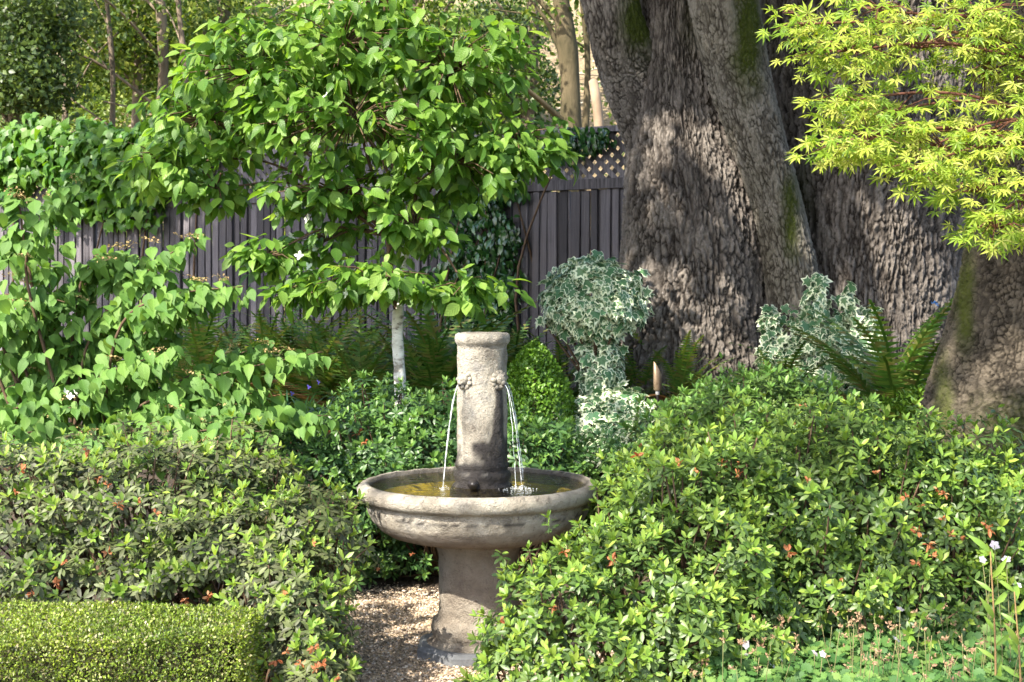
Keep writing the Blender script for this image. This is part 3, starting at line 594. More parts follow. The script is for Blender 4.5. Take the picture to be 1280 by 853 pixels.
for s in (1, -1):
    Rr_ = [[math.cos(.785), 0, -s * math.sin(.785)], [0, 1, 0], [s * math.sin(.785), 0, math.cos(.785)]]
    g = Geo(); c = np.array([[-.5, 0], [.5, hgt]])
    w = .027; V = []
    for y in (-.004, .004):
        V += [[-w, y, 0], [w, y, 0], [w + s * hgt, y, hgt], [-w + s * hgt, y, hgt]]
    g.add(np.array(V), None, [[0, 3, 2, 1], [4, 5, 6, 7], [0, 1, 5, 4], [1, 2, 6, 5], [2, 3, 7, 6], [3, 0, 4, 7]]); sm.append(g.mesh('lattice_slat', m_fence, False))
for x in np.arange(.1, LF - .4, .098):
    put('lattice_slat', sm[0], fence, (x, .014, lz0)); put('lattice_slat', sm[1], fence, (x + .36, .005, lz0))
def fence_pt(px, off=0.):
    """point on the fence face seen at column px; off = metres towards the camera"""
    a = (px - 640) / F; n_ = np.array([-d_f[1], -d_f[0] * -1]); tt = (a * R0f[1] - R0f[0]) / (d_f[0] - a * d_f[1]); p = R0f + d_f * tt
    return p + np.array([-.533, -.846]) * off

# ------------------------------------------------------------------ wooded hillside
def bg_tree(px, Y, rpx, lean, label, lumps, mat_, nl, ls=.09, bark=m_bgbark, fork=True):
    b0 = W(px, 300, Y); b0[2] = tz(b0[0], Y) - .1; rt = thing('woodland_tree', label, 'tree', b0, 'trees on the wooded hillside')
    g = Geo(); H = 9.; P = spline([(0, 0, 0), (lean * .8 + .1, 0, 2.2), (lean * 1.7 - .1, .1, 4.5), (lean * 3.4, 0, H)], 20); r = M(rpx, Y)
    g.add(*tube(P, r * np.linspace(1.2, .6, 20) * (1 + .1 * np.sin(np.arange(20) * 1.7)), 12)); put('trunk', g.mesh('trunk', bark), rt)
    if fork:
        g = Geo()
        for k in range(5):
            s_ = P[5 + 2 * k]; e_ = s_ + np.array([rng.choice([-1, 1]) * rng.uniform(.5, 1.6), rng.normal(0, .6), rng.uniform(.5, 1.5)]); g.add(*tube(spline([s_, (s_ + e_) / 2 + [0, 0, .15], e_], 8), np.linspace(r * .35, .01, 8), 5))
        put('branch', g.mesh('branch', bark), rt)
    if nl:
        c = []
        for (cx, cy, dy, rx, ry) in lumps:
            q = W(cx, cy, Y + dy); kk = max(1, int(nl / len(lumps) / 14)); c.append(q + nrm(rng.normal(size=(kk, 3))) * (rng.random((kk, 1)) ** .45) * np.array([M(rx, Y), .9, M(ry, Y)]))
        for kk in range(14):  # upper leaf clumps out of view, added to dapple the slope
            q = W(px + rng.uniform(-170, 170), rng.uniform(-190, -60), Y + rng.uniform(-1.5, 1.5)); c.append(q + rng.normal(0, [.7, .6, .35], (9, 3)))
        c = np.concatenate(c); P = np.repeat(c, 14, 0) + rng.normal(0, .16, (len(c) * 14, 3)); n = len(P)
        R = frame(nrm(rng.normal(size=(n, 3)) + [0, -.3, -.4]), nrm(rng.normal(size=(n, 3)) * .7 + [0, -.4, .7]))
        put('crown', joined('crown', [leaf_t(ls, ls * .65, 2, .2, .2)], np.zeros(n, int), P - b0, R, rng.uniform(.7, 1.4, n), [mat_]), rt, kind='stuff')
    return rt
bg_tree(162, 20, 5, .02, 'slender pale straight trunk rising behind the creeper, left of the leaning one', [(150, 60, 0, 60, 50), (120, 20, .5, 60, 40)], m_bgl, 2880)
bg_tree(186, 19, 7, .12, 'leaning grey trunk behind the creeper next to the dogwood crown', [(190, 20, 1, 60, 40), (215, 70, 1.5, 50, 40)], m_bgl, 2400)
bg_tree(174, 23, 6, -.02, 'far slim grey trunk between the two pale ones', [(180, 30, 0, 60, 40), (240, 30, 0, 50, 40)], m_bgl, 2080)
bg_tree(20, 17, 8, -.1, 'dark evergreen filling the upper left corner above the creeper', [(15, 50, 0, 55, 50), (40, 100, -.3, 50, 35), (60, 20, .2, 45, 35), (10, 110, 0, 50, 30)], m_bgd, 9600, .075)
bg_tree(97, 24, 6, .0, 'bright leafy young tree behind the dark evergreen', [(95, 40, 0, 60, 60), (130, 90, .5, 50, 50), (110, 120, 0, 60, 40)], m_bgl, 5440)
bg_tree(270, 22, 9, .03, 'brownish trunk showing through the top of the dogwood on its left', [(270, 20, 0, 70, 40), (310, 60, 1, 60, 60)], m_bgl, 2560)
bg_tree(318, 26, 8, .0, 'distant trunk behind the dogwood top', [(330, 10, 0, 80, 40), (380, 60, 1, 80, 60)], m_bgl, 2400)
bg_tree(512, 21, 12, -.06, 'stout trunk hidden mostly behind the dogwood crown', [(520, 20, 0, 90, 50), (470, 60, 0, 90, 60), (560, 90, 1, 80, 60)], m_bgl, 3520)
bg_tree(655, 22, 8, .05, 'thin dark trunk just right of the dogwood crown', [(640, 30, 0, 60, 40), (620, 90, .5, 50, 60), (660, 110, 0, 40, 40)], m_bgd, 2880)
bg_tree(703, 18.5, 13, .01, 'mossy brown trunk standing on the straw slope left of the oak', [(690, 15, .5, 40, 16)], m_bgl, 260, bark=m_mossbark)
bg_tree(722, 19.5, 4, .05, 'thin bent sapling beside the mossy trunk on the straw slope', [(735, 40, .5, 22, 20)], m_bgl, 150, bark=m_mossbark)
bg_tree(128, 18.5, 3.5, .05, 'very thin pale leaning stem, leftmost of the slim trunks behind the creeper', [(120, 60, .8, 30, 30)], m_bgl, 300)
bg_tree(222, 18, 4, .03, 'slim pale stem right beside the upper left edge of the dogwood crown', [(225, 40, .8, 30, 30)], m_bgl, 300)
bg_tree(75, 19, 3.5, -.04, 'thin grey stem in front of the dark evergreen leaves', [(80, 60, .8, 30, 30)], m_bgl, 250)
bg_tree(1180, 20, 10, .03, 'leafy hillside tree beyond the right side of the oak', [(1180, 60, 0, 90, 60), (1180, 150, 0, 80, 60)], m_bgl, 2000)
bg_tree(1390, 19, 9, -.04, 'leafy hillside tree outside the right edge beyond the mossy oak', [(1390, 60, 0, 90, 70), (1390, 170, 0, 90, 60)], m_bgl, 2400)
bg_tree(905, 24, 12, .0, 'hillside tree far behind the oak', [(900, 20, 0, 120, 60)], m_bgl, 1920)
# undergrowth on the slope
n = 24000; X = rng.uniform(-8.5, 13, n); Yv = rng.uniform(14.6, 30, n); dens = .35 + .65 * sstep(.3, .0, (X / Yv) * 10 - .0); bare = (X / Yv > .02) & (X / Yv < .09) & (Yv > 16.5)
k = (rng.random(n) < np.clip(sstep(.36, .5, fbm(np.c_[X * .7, Yv * .7, X * 0], 3)) + .15, 0, 1)) & ~(bare & (rng.random(n) < .93)); X, Yv = X[k], Yv[k]
C = np.c_[X, Yv, tz(X, Yv) + rng.uniform(.05, .6, len(X)) * sstep(.4, .6, fbm(np.c_[X, Yv, X * 0 + 4], 2)) + .1]
P = np.repeat(C, 9, 0) + rng.normal(0, .17, (len(C) * 9, 3)); n = len(P); R = frame(nrm(rng.normal(size=(n, 3)) + [0, -.4, .1]), nrm(rng.normal(size=(n, 3)) * .6 + [0, -.5, .8]))
put('undergrowth', joined('undergrowth', [leaf_t(.10, .065, 2, .2, .2)], np.zeros(n, int), P, R, rng.uniform(.6, 1.3, n), [m_und]), kind='stuff')
g = Geo()
for k in range(60):
    Y = rng.uniform(16, 27); X = rng.uniform(-7, 3); a = rng.uniform(-.5, .5); l = rng.uniform(.4, 1.4); z = tz(X, Y) + .08
    g.add(*tube([(X, Y, z), (X + l * math.cos(a) * .5, Y + .1, tz(X, Y + .1) + .2), (X + l * math.cos(a), Y + .3, tz(X, Y + .3) + .1)], [.022, .02, .01], 6))
put('dead_branches', g.mesh('dead_branches', plain('bleached_wood', (.35, .28, .2), (.55, .47, .36), 8.)), kind='stuff')
g = Geo(); g.add(*tube([(0, 0, -.5), (-.05, 0, .15), (-.10, 0, .46)], [.06, .058, .055], 8)); o = put('wooden_stake', g.mesh('wooden_stake', plain('pale_post', (.2, .14, .09), (.3, .22, .15), 6.)), loc=W(752, 150, 16.5)); tag(o, 'leaning wooden stake on the slope just above the lattice beside the oak', 'post')

# ------------------------------------------------------------------ creepers on the fence
def wall_vine(name, label, cat, areas, tps, mat_, S, stemmat, n_sel, cell, up=.25, stems=7):
    Ps = []
    for (cx, cy, rx, ry, n_) in areas:
        a = rng.uniform(0, 6.283, n_); r = np.sqrt(rng.random(n_)) * (1 + .2 * np.sin(a * 5 + cx)); px = cx + rx * r * np.cos(a); py = cy + ry * r * np.sin(a)
        for x_, y_ in zip(px, py):
            p = fence_pt(x_, .05 + abs(rng.normal(0, .1))); Ps.append([p[0], p[1], CH - (y_ - HY) / F * p[1]])
    P = np.array(Ps); n = len(P); c = P.mean(0); rt = thing(name, label, cat, (c[0], c[1], .42))
    R = frame(nrm(rng.normal(0, .45, (n, 3)) + [0, -.25, -.9]), nrm(rng.normal(0, .35, (n, 3)) + [-.45, -.75, up + .2]))
    place(rt, 'leaf', tps, [mat_], P, R, rng.uniform(.7, 1.3, n) * S, n_sel, cell)
    g = Geo()
    for k in range(stems):
        e_ = P[rng.integers(0, n)]; f_ = fence_pt(640 + F * e_[0] / e_[1], .05); s_ = np.array([f_[0] + rng.normal(0, .1), f_[1], .42]); g.add(*tube(spline([s_, (s_ + e_) / 2 + [rng.normal(0, .15), -.02, 0], e_], 10) - np.array(rt.location), np.linspace(.018, .006, 10), 5))
    put('stem', g.mesh('stem', stemmat), rt)
def lobed(n, depth, w=1.): 
    a = np.linspace(-2.5, 2.5, n); r = 1 - depth * (.5 - .5 * np.cos(a * 3.0)) ; return np.c_[np.sin(a) * r * .55 * w, .5 + np.cos(a) * r * .55]
vo = np.array([(0, .1), (.2, -.08), (.42, .02), (.62, .32), (.36, .42), (.3, .62), (0, 1.05), (-.3, .62), (-.36, .42), (-.62, .32), (-.42, .02), (-.2, -.08)])
vleaf = [fan_t(vo, .25), fan_t(vo * [.9, 1], .45), fan_t(vo * [1.05, .92], .1)]
wall_vine('creeper', 'large leaved green creeper draped over the left end of the fence', 'vine', [(60, 185, 75, 38, 700), (150, 195, 70, 42, 740), (140, 240, 70, 40, 520), (25, 200, 50, 45, 430), (190, 215, 40, 60, 360), (240, 180, 50, 40, 240)], vleaf, m_vine, .098, m_twig, 300, 11)
jl = [leaf_t(1, .5, 3, .25, .25), leaf_t(1, .42, 3, .25, .4)]
wall_vine('jasmine_vine', 'dark glossy evergreen vine climbing the fence between dogwood and lattice corner', 'vine', [(610, 225, 50, 45, 620), (605, 290, 48, 60, 700), (600, 360, 50, 55, 600), (615, 400, 45, 35, 400), (640, 330, 20, 60, 160)], jl, m_jas, .075, m_twig, 250, 8)
wall_vine('jasmine_vine', 'tuft of dark glossy vine spilling over the lattice top next to the oak', 'vine', [(735, 174, 34, 17, 150), (712, 182, 20, 22, 70), (760, 168, 18, 12, 30)], jl, m_jas, .07, m_twig, 120, 8, stems=1)

# ------------------------------------------------------------------ trees and shrubs with large leaves
def branchwork(root, name, m_, base, ends, r0, n=14, lift=.15):
    g = Geo()
    for e_ in ends:
        e_ = np.array(e_); mid = (base + e_) / 2 + np.array([0, 0, lift * np.linalg.norm(e_ - base)])
        g.add(*tube(spline([base, mid, e_], n) - np.array(root.location), np.linspace(r0, .004, n), 6))
    return put(name, g.mesh(name, m_), root)
def crown_leaves(lumps, per, spread=.05, droop=.75, size=1., k=5):
    P, R = [], []; tw = []
    for (c, r), n in zip(lumps, per):
        d = nrm(rng.normal(size=(n, 3))); q = c + d * r * (rng.random((n, 1)) ** .38) * bumps(d, c[0] * 4, .1)[:, None]; tw.append(q)
        out_ = nrm((q - c) / r); oh = out_ * [1, 1, .25] + [0, -.35, 0]
        for s in range(k):
            a = rng.uniform(0, 6.283, n); dv = np.c_[np.cos(a), np.sin(a), rng.normal(0, .3, n)]
            ax = nrm(dv * .75 + oh * .45 - UP * droop * rng.uniform(.1, 1.6, (n, 1))); P.append(q + dv * spread * rng.uniform(.3, 1.2, (n, 1)))
            R.append(frame(ax, nrm(out_ * .5 + UP * .75 + dv * .35 + [0, -.3, 0] + rng.normal(0, .38, (n, 3)))))
    return np.concatenate(P), np.concatenate(R), np.concatenate(tw)
# dogwood
YD = 7.7
dog = thing('dogwood_tree', 'leafy green dogwood with a slim white trunk and tiered drooping leaves', 'tree', (*W(500, 490, YD)[:2], tz(0, YD)))
DB = np.array(dog.location); g = Geo()
P = spline([(*DB[:2], DB[2] - .1), W(500, 560, YD), W(500, 480, YD), W(497, 400, YD), W(508, 310, YD + .05), W(522, 240, YD + .1), W(500, 120, YD), W(470, 30, YD)], 44)
g.add(*tube(P - DB, np.interp(np.arange(44), [0, 18, 24, 43], [.034, .031, .024, .009]) * (1 + .06 * np.sin(np.arange(44) * 2.1)), 14)); put('trunk', g.mesh('trunk', m_birch), dog)
g = Geo(); P2 = spline([W(497, 405, YD), W(488, 330, YD - .02), W(480, 270, YD), W(455, 180, YD), W(430, 80, YD)], 26); g.add(*tube(P2 - DB, np.linspace(.016, .006, 26), 8)); put('limb', g.mesh('limb', m_twig), dog)
dl = [ell(430, 55, YD, 135, 60, .55), ell(330, 95, YD, 120, 75, .5), ell(560, 90, YD, 115, 80, .5), ell(255, 150, YD, 90, 62, .4), ell(645, 180, YD, 75, 42, .35), ell(440, 150, YD - .1, 150, 75, .55), ell(570, 205, YD - .1, 95, 52, .4),
      ell(200, 205, YD, 55, 42, .3), ell(425, 240, YD - .1, 95, 42, .35), ell(270, 235, YD, 60, 30, .25), ell(470, 350, YD - .25, 95, 26, .3), ell(585, 362, YD - .25, 65, 22, .25), ell(335, 320, YD - .1, 48, 24, .2), ell(385, 365, YD - .2, 45, 22, .2), ell(520, 285, YD - .1, 60, 45, .3), ell(480, 5, YD, 60, 40, .3), ell(270, 60, YD, 35, 35, .2), ell(410, 300, YD, 60, 26, .2)]
per = [75, 75, 78, 52, 40, 95, 55, 26, 42, 18, 40, 26, 17, 16, 26, 20, 8, 14]
P, R, tw = crown_leaves(dl, [int(v * 1.75) for v in per], .045, .85, k=6)
dt = [leaf_t(1, .56, 5, .22, .28, .42, tip=.5), leaf_t(1, .46, 5, .35, .55, .40, -.2, tip=.5), leaf_t(1, .60, 5, .12, .15, .44, .3, tip=.4), leaf_t(1, .5, 5, .5, .1, .42, .2, tip=.5), leaf_t(1, .54, 5, .25, -.15, .42, -.3, tip=.5)]
place(dog, 'leaf', dt, [m_dog], P, R, np.clip(rng.normal(.086, .02, len(P)), .04, .12), 300, 20)
branchwork(dog, 'branch', m_twig, P2[10], [dl[k][0] for k in (8, 9, 12, 7, 3, 17)], .010)
branchwork(dog, 'branch', m_twig, np.array(W(512, 290, YD)), [dl[k][0] for k in (0, 2, 4, 6, 14, 10, 11, 5)], .012)
g = Geo()
for q in tw[::2]:
    c = dl[int(np.argmin([np.linalg.norm((q - a) / r) for a, r in dl]))][0]; g.add(*tube([c - DB, (c + q) / 2 + [0, 0, .03] - DB, q - DB], [.006, .004, .002], 4))
put('twigs', g.mesh('twigs', m_twig), dog, kind='stuff')
# white bracts
br = merge_t([(leaf_t(1, .62, 4, .1, -.1, .5), frame(np.array([math.cos(a), math.sin(a), .15]), UP + np.array([math.cos(a), math.sin(a), 0]) * -.1)[0], np.zeros(3), 1., 0) for a in (0, 1.57, 3.14, 4.71)])
fm = tmesh('blossom', br, [m_white])
for a in [(345, 272), (381, 283), (372, 292), (376, 318), (388, 330), (400, 310), (455, 300), (455, 255), (395, 300), (438, 378), (480, 232), (410, 120)]:
    dd = np.hypot(*(np.array(project(P)) - np.array([[a[0]], [a[1]]]))); cd = np.argsort(dd)[:5]; q = P[cd[np.argmin(P[cd, 1])]]
    o = put('blossom', fm, dog, q + [0, -.03, 0] - DB); o.scale = (.029,) * 3; o.rotation_euler = (rng.uniform(.6, 1.5), rng.normal(0, .4), rng.uniform(-1, 1))

# viburnum
YV = 7.1
vib = thing('viburnum_shrub', 'broad shrub with heart shaped ribbed leaves in layers and tan seed heads at left', 'shrub', (*W(110, 560, YV)[:2], .05)); VB = np.array(vib.location)
sprays = [((30, 330), (92, 232), 8, -.1), ((-20, 320), (60, 300), 7, 0), ((110, 420), (250, 290), 11, 0), ((60, 380), (180, 320), 9, .1), ((150, 400), (305, 358), 11, -.15), ((20, 420), (130, 345), 9, .1), ((-10, 380), (90, 380), 8, 0), ((160, 440), (270, 372), 8, 0),
    ((60, 470), (210, 400), 11, .1), ((-10, 450), (100, 430), 9, 0), ((90, 500), (220, 440), 9, -.1), ((-10, 500), (80, 480), 8, .1), ((150, 520), (402, 440), 15, -.1), ((160, 525), (330, 430), 11, 0), ((120, 540), (330, 490), 14, -.1), ((200, 540), (410, 520), 12, -.2),
    ((40, 540), (220, 490), 11, 0), ((-20, 530), (90, 510), 9, -.1), ((60, 560), (200, 530), 10, -.2), ((-10, 560), (100, 545), 8, -.2), ((200, 560), (330, 540), 10, -.25), ((120, 460), (160, 400), 6, 0), ((30, 300), (20, 250), 5, 0), ((130, 560), (270, 520), 9, -.3), ((20, 580), (160, 560), 9, -.3), ((-20, 410), (50, 400), 6, -.1), ((100, 350), (150, 318), 5, .1), ((-20, 470), (150, 470), 10, .15), ((100, 580), (260, 560), 9, -.35)]
P, R, S = [], [], []; g = Geo(); heads = []
for (a, b_, n, dy) in sprays:
    A = W(*a, YV + dy * 1.5 + rng.normal(0, .08)); B = W(*b_, YV + dy * 1.5 + rng.normal(0, .1)); mid = (A + B) / 2 + UP * .07; C = spline([A, mid, B], n * 2 + 2); s0 = VB + [rng.normal(0, .12), rng.normal(0, .1), 0]; g.add(*tube(spline([s0, s0 * .55 + A * .45 + UP * .06, A * .97 + s0 * .03 - UP * .01, A * .6 + B * .4 + UP * .05, B], 26) - VB, np.linspace(.012, .0025, 26), 6))
    side = nrm(np.cross(nrm(B - A), UP))
    for k in range(2, len(C)):
        for rep in range(3):
            for s in (-1, 1):
                if rng.random() < .12: continue
                d = nrm(B - A) * rng.uniform(.1, .7) + side * s * rng.uniform(.3, 1.) - UP * rng.uniform(.35, 1.25) + np.array([0, -.25, 0])
                P.append(C[k] + rng.normal(0, .015, 3) + (side * rng.normal(0, .07) + [0, 0, rng.uniform(-.05, .01)]) * rep); R.append(frame(nrm(d), nrm(UP * .75 + side * s * .25 + np.array([0, -.75, 0]) + rng.normal(0, .22, 3)))[0]); S.append(rng.uniform(.07, .122) * (1 if k < len(C) - 3 else .7))
    for k in range(rng.integers(1, 3)): heads.append(C[rng.integers(len(C) // 3, len(C))] + [0, 0, .035])
P, R, S = np.array(P), np.array(R), np.array(S)
vl = [ell(40, 430, YV + .15, 85, 60, .35), ell(150, 410, YV + .15, 90, 45, .3), ell(60, 520, YV, 100, 50, .35), ell(200, 500, YV + .1, 110, 45, .3), ell(300, 510, YV, 90, 35, .3), ell(120, 465, YV + .1, 100, 45, .35), ell(170, 345, YV + .1, 60, 22, .2), ell(30, 350, YV + .1, 55, 40, .25)]
p_, r_, tw_ = crown_leaves(vl, [34, 30, 40, 36, 30, 36, 12, 14], .06, .8, k=6); P = np.concatenate([P, p_]); R = np.concatenate([R, r_]); S = np.concatenate([S, rng.uniform(.07, .115, len(p_))])
vt = [leaf_t(1, .56, 6, .18, .22, .40, tip=.7), leaf_t(1, .48, 6, .32, .42, .38, -.2, tip=.7), leaf_t(1, .60, 6, .12, .12, .42, .25, tip=.6), leaf_t(1, .52, 6, .45, .2, .40, tip=.7)]
place(vib, 'leaf', vt, [m_vib], P, R, S, 300, 24)
put('branch', g.mesh('branch', m_twig), vib, kind='stuff')
def head_t(n=26, r=1.):
    it = []
    s1 = leaf_t(.22, .16, 3, .3, .2)
    for k in range(n):
        a, q = rng.uniform(0, 6.283), math.sqrt(rng.random()) * r; it.append((s1, frame_z(nrm(rng.normal(0, .5, 3) + [0, 0, 1]), np.array([a]))[0], np.array([math.cos(a) * q, math.sin(a) * q, .25 - .2 * q * q + rng.normal(0, .06)]), rng.uniform(.8, 1.4), 0))
    for k in range(7):
        a = k / 7 * 6.283; it.append((leaf_t(1, .05, 3, 0, -.3), frame(np.array([math.cos(a), math.sin(a), .1]), UP)[0], np.array([0, 0, -.15]), .8, 0))
    return merge_t(it)
hm = [tmesh('seed_head', head_t(), [m_tan]) for _ in range(3)]
for a in [(170, 290), (190, 298), (215, 283), (270, 330), (240, 300), (255, 345), (150, 305), (20, 338), (320, 432), (350, 440), (290, 428), (200, 445), (110, 385), (35, 330), (135, 318)]: heads.append((a[0], a[1]))
vx, vy = project(P)
for k, p in enumerate(heads):
    if len(p) == 2:
        dd = np.hypot(vx - p[0], vy - p[1] - 4)
        if dd.min() > 12: continue
        cd = np.where(dd < max(12, dd.min() + 1))[0]; p = P[cd[np.argmin(P[cd, 1])]] + np.array([0, -.02, .03])
    o = put('seed_head', hm[k % 3], vib, p - VB); s = rng.uniform(.035, .06); o.scale = (s, s, s); o.rotation_euler = (rng.normal(0, .2), rng.normal(0, .2), rng.uniform(0, 6))
for a in [(82, 490), (94, 492), (88, 496)]:
    o = put('blossom', fm, vib, W(a[0], a[1], YV - .3) - VB); o.scale = (.022,) * 3; o.rotation_euler = (1.0, 0, rng.uniform(0, 3))

# Japanese maple reaching in from the right
YM = 5.0
mpl = thing('japanese_maple', 'bright yellow green Japanese maple branches hanging in from the right', 'tree', (2.55, 5.2, 0)); MB = np.array(mpl.location)
g = Geo(); tp = spline([(2.55, 5.2, -.05), (2.5, 5.2, .7), (2.62, 5.15, 1.6), (2.5, 5.1, 2.4), (2.6, 5.1, 3.4)], 24); g.add(*tube(tp - MB, np.linspace(.07, .03, 24), 12)); put('trunk', g.mesh('trunk', m_bgbark), mpl)
ml = [ell(1010, 30, YM, 55, 26, .2), ell(1065, 65, YM, 85, 38, .3), ell(1150, 60, YM + .1, 95, 50, .35), ell(1050, 130, YM, 55, 26, .2), ell(1120, 140, YM, 85, 40, .3), ell(1085, 175, YM - .1, 90, 30, .25), ell(1060, 185, YM - .1, 60, 20, .2), ell(1180, 185, YM - .1, 85, 42, .3), ell(1230, 90, YM + .1, 70, 75, .35),
      ell(1240, 170, YM - .1, 60, 50, .3), ell(1150, 215, YM - .2, 60, 26, .2), ell(1225, 240, YM - .2, 65, 34, .25), ell(1245, 285, YM - .25, 48, 30, .2), ell(1215, 20, YM, 80, 40, .3), ell(1100, 10, YM, 80, 28, .3), ell(1285, 250, YM - .2, 40, 60, .25), ell(1290, 100, YM, 40, 100, .3), ell(1370, 60, YM, 80, 90, .4), ell(1380, 190, YM, 80, 70, .4), ell(1450, 110, YM + .2, 90, 90, .5), ell(1430, -60, YM, 130, 70, .5), ell(1540, 40, YM + .2, 90, 90, .5)]
def maple_t(n=7, tw=0.):
    V = [[0, 0, 0]]; T = []; UV = [[.5, 0]]
    for k in range(n):
        a = (k - (n - 1) / 2) * 2 * 2.25 / (n - 1); l = 1 - .42 * (abs(a) / 2.25) ** 1.4; w = .088 * l + .022; d = np.array([math.sin(a), math.cos(a)]); p = np.array([d[1], -d[0]]); b = len(V)
        for q, z in ((d * l * .45 - p * w, .03), (d * l * .45, -.02), (d * l * .45 + p * w, .03), (d * l, -.14 * l + tw * a * .1)): V.append([q[0], q[1], z]); UV.append([.5, .5])
        T += [[0, b + 1, b], [0, b + 2, b + 1], [b, b + 1, b + 3], [b + 1, b + 2, b + 3]]
    V = np.array(V); V[:, 1] += .25
    return V, np.array(T), np.array(UV, float), np.zeros(len(T), int)
per = [38, 66, 76, 30, 62, 54, 34, 62, 70, 56, 34, 48, 40, 56, 40, 42, 46, 90, 80, 100, 90, 90]
P, R, tw = [], [], []
for (c, r), n in zip(ml, per):
    d = nrm(rng.normal(size=(n, 3))); q = c + d * r * (rng.random((n, 1)) ** .4); tw.append((c, q))
    for s in range(2):
        a = rng.uniform(0, 6.283, n); dv = np.c_[np.cos(a), np.sin(a), np.zeros(n)]; ax = nrm(dv * .7 + [-.4, -.35, -.45] + rng.normal(0, .25, (n, 3)))
        P.append(q + dv * .03); R.append(frame(ax, nrm(UP * .8 + [-.15, -.75, 0] + rng.normal(0, .3, (n, 3)))))
P, R = np.concatenate(P), np.concatenate(R)
place(mpl, 'leaf', [maple_t(7), maple_t(5, 1), maple_t(7, -1)], [m_maple], P, R, rng.uniform(.034, .058, len(P)), 300, 20, smooth=False)
for s_, es in ((W(1330, 60, YM), (8, 13, 16)), (W(1330, 90, YM), (2, 14, 1, 0)), (W(1330, 150, YM), (4, 3, 7, 9)), (W(1330, 190, YM), (5, 6, 10)), (W(1330, 240, YM - .1), (11, 12, 15))):
    branchwork(mpl, 'branch', m_redtwig, s_, [ml[k][0] + [-.06, 0, 0] for k in es], .007, lift=.08); branchwork(mpl, 'branch', m_bgbark, tp[14], [s_], .03)
g = Geo()
for c, q in tw:
    for p in q[::3]: g.add(*tube([c - MB, (c + p) / 2 + [0, 0, .02] - MB, p - MB], [.003, .002, .0012], 4))
put('twigs', g.mesh('twigs', m_redtwig), mpl, kind='stuff')

# ------------------------------------------------------------------ azalea bushes
az_leaf = [leaf_t(1, .36, 3, .2, .10, .56), leaf_t(1, .35, 3, .22, .2, .56)]
def whorl(ny, no):
    it = []
    for k in range(ny):
        a = k * 2.4 + rng.uniform(-.3, .3); e_ = rng.uniform(.55, 1.25); d = np.array([math.cos(a) * math.cos(e_), math.sin(a) * math.cos(e_), math.sin(e_)]); it.append((az_leaf[0], frame(d, UP * .8 - d * .3 + np.array([-math.cos(a), -math.sin(a), 0]) * .5)[0], np.array([0, 0, .012]), rng.uniform(.042, .062), 0))
    for k in range(no):
        a = k * 2.4 + rng.uniform(-.3, .3) + 1.; e_ = rng.uniform(-.2, .5); d = np.array([math.cos(a) * math.cos(e_), math.sin(a) * math.cos(e_), math.sin(e_)]); it.append((az_leaf[1], frame(d, UP)[0], np.array([math.cos(a) * .006, math.sin(a) * .006, -.008 * k / 3]), rng.uniform(.045, .064), 1))
    return merge_t(it)
wh = [whorl(5, 6), whorl(4, 7), whorl(6, 4), whorl(2, 8), whorl(0, 8)]
def spent_t():
    it = []
    for k in range(9):
        d = nrm(rng.normal(size=3) + [0, 0, .5]); it.append((leaf_t(1, .5, 3, .5, rng.uniform(-.6, .8), .6), frame(d, rng.normal(size=3))[0], d * .1, rng.uniform(.6, 1.2), 0))
    return merge_t(it)
sp_m = [tmesh('spent_blossom', spent_t(), [m_orange], False) for _ in range(4)]
def azalea(label, lumps, om, dens=265, nsel=230, size=1., young=.6, flowers=(), cell=26, ym=None):
    c = np.mean([l[0] for l in lumps], 0); z0 = float(tz(c[0], c[1])); size *= .70; rt = thing('azalea_bush', label, 'shrub', (c[0], c[1], z0), 'azalea bushes around the fountain'); B = np.array(rt.location)
    P, Nn = shell(lumps, dens / size ** 2, .86, 1.08, .05, bump=.15, back=.12); n = len(P); wz = nrm(Nn * .6 + UP * .55 + rng.normal(0, .2, (n, 3)) + [0, -.3, 0]); R = frame_z(wz, rng.uniform(0, 6.28, n))
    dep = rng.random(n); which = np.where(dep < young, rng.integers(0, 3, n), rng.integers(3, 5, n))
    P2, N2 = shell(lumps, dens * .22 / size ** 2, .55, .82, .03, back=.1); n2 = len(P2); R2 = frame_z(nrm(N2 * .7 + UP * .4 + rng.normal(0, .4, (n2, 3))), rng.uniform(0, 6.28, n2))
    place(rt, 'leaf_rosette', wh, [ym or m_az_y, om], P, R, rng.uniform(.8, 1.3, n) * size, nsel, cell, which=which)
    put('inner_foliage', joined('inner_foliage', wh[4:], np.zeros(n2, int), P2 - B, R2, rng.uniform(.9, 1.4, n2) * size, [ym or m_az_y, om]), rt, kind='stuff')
    g = Geo()
    for q in P[rng.integers(0, n, min(160, n // 6))]:
        l = lumps[int(np.argmin([np.linalg.norm((q - a) / r) for a, r in lumps]))][0]; s_ = np.array([l[0] * .8 + c[0] * .2 + rng.normal(0, .05), l[1] + .1, z0]); g.add(*tube(spline([s_, (s_ + q) / 2 + rng.normal(0, .04, 3), q], 6) - B, np.linspace(.009, .003, 6), 4))
    put('twigs', g.mesh('twigs', m_twig), rt, kind='stuff')
    if len(flowers):
        px, py = project(P)
        for k, (fx, fy) in enumerate(flowers):
            dd = np.hypot(px - fx, py - fy); cand = np.argsort(dd)[:12]; q = P[cand[np.argmin(P[cand, 1])]]
            o = put('spent_blossom', sp_m[k % 4], rt, W(fx, fy, q[1] - .03) - B); s = rng.uniform(.015, .024) * (1.5 if k % 5 == 0 else 1); o.scale = (s,) * 3; o.rotation_euler = tuple(rng.uniform(0, 3, 3))
    return rt
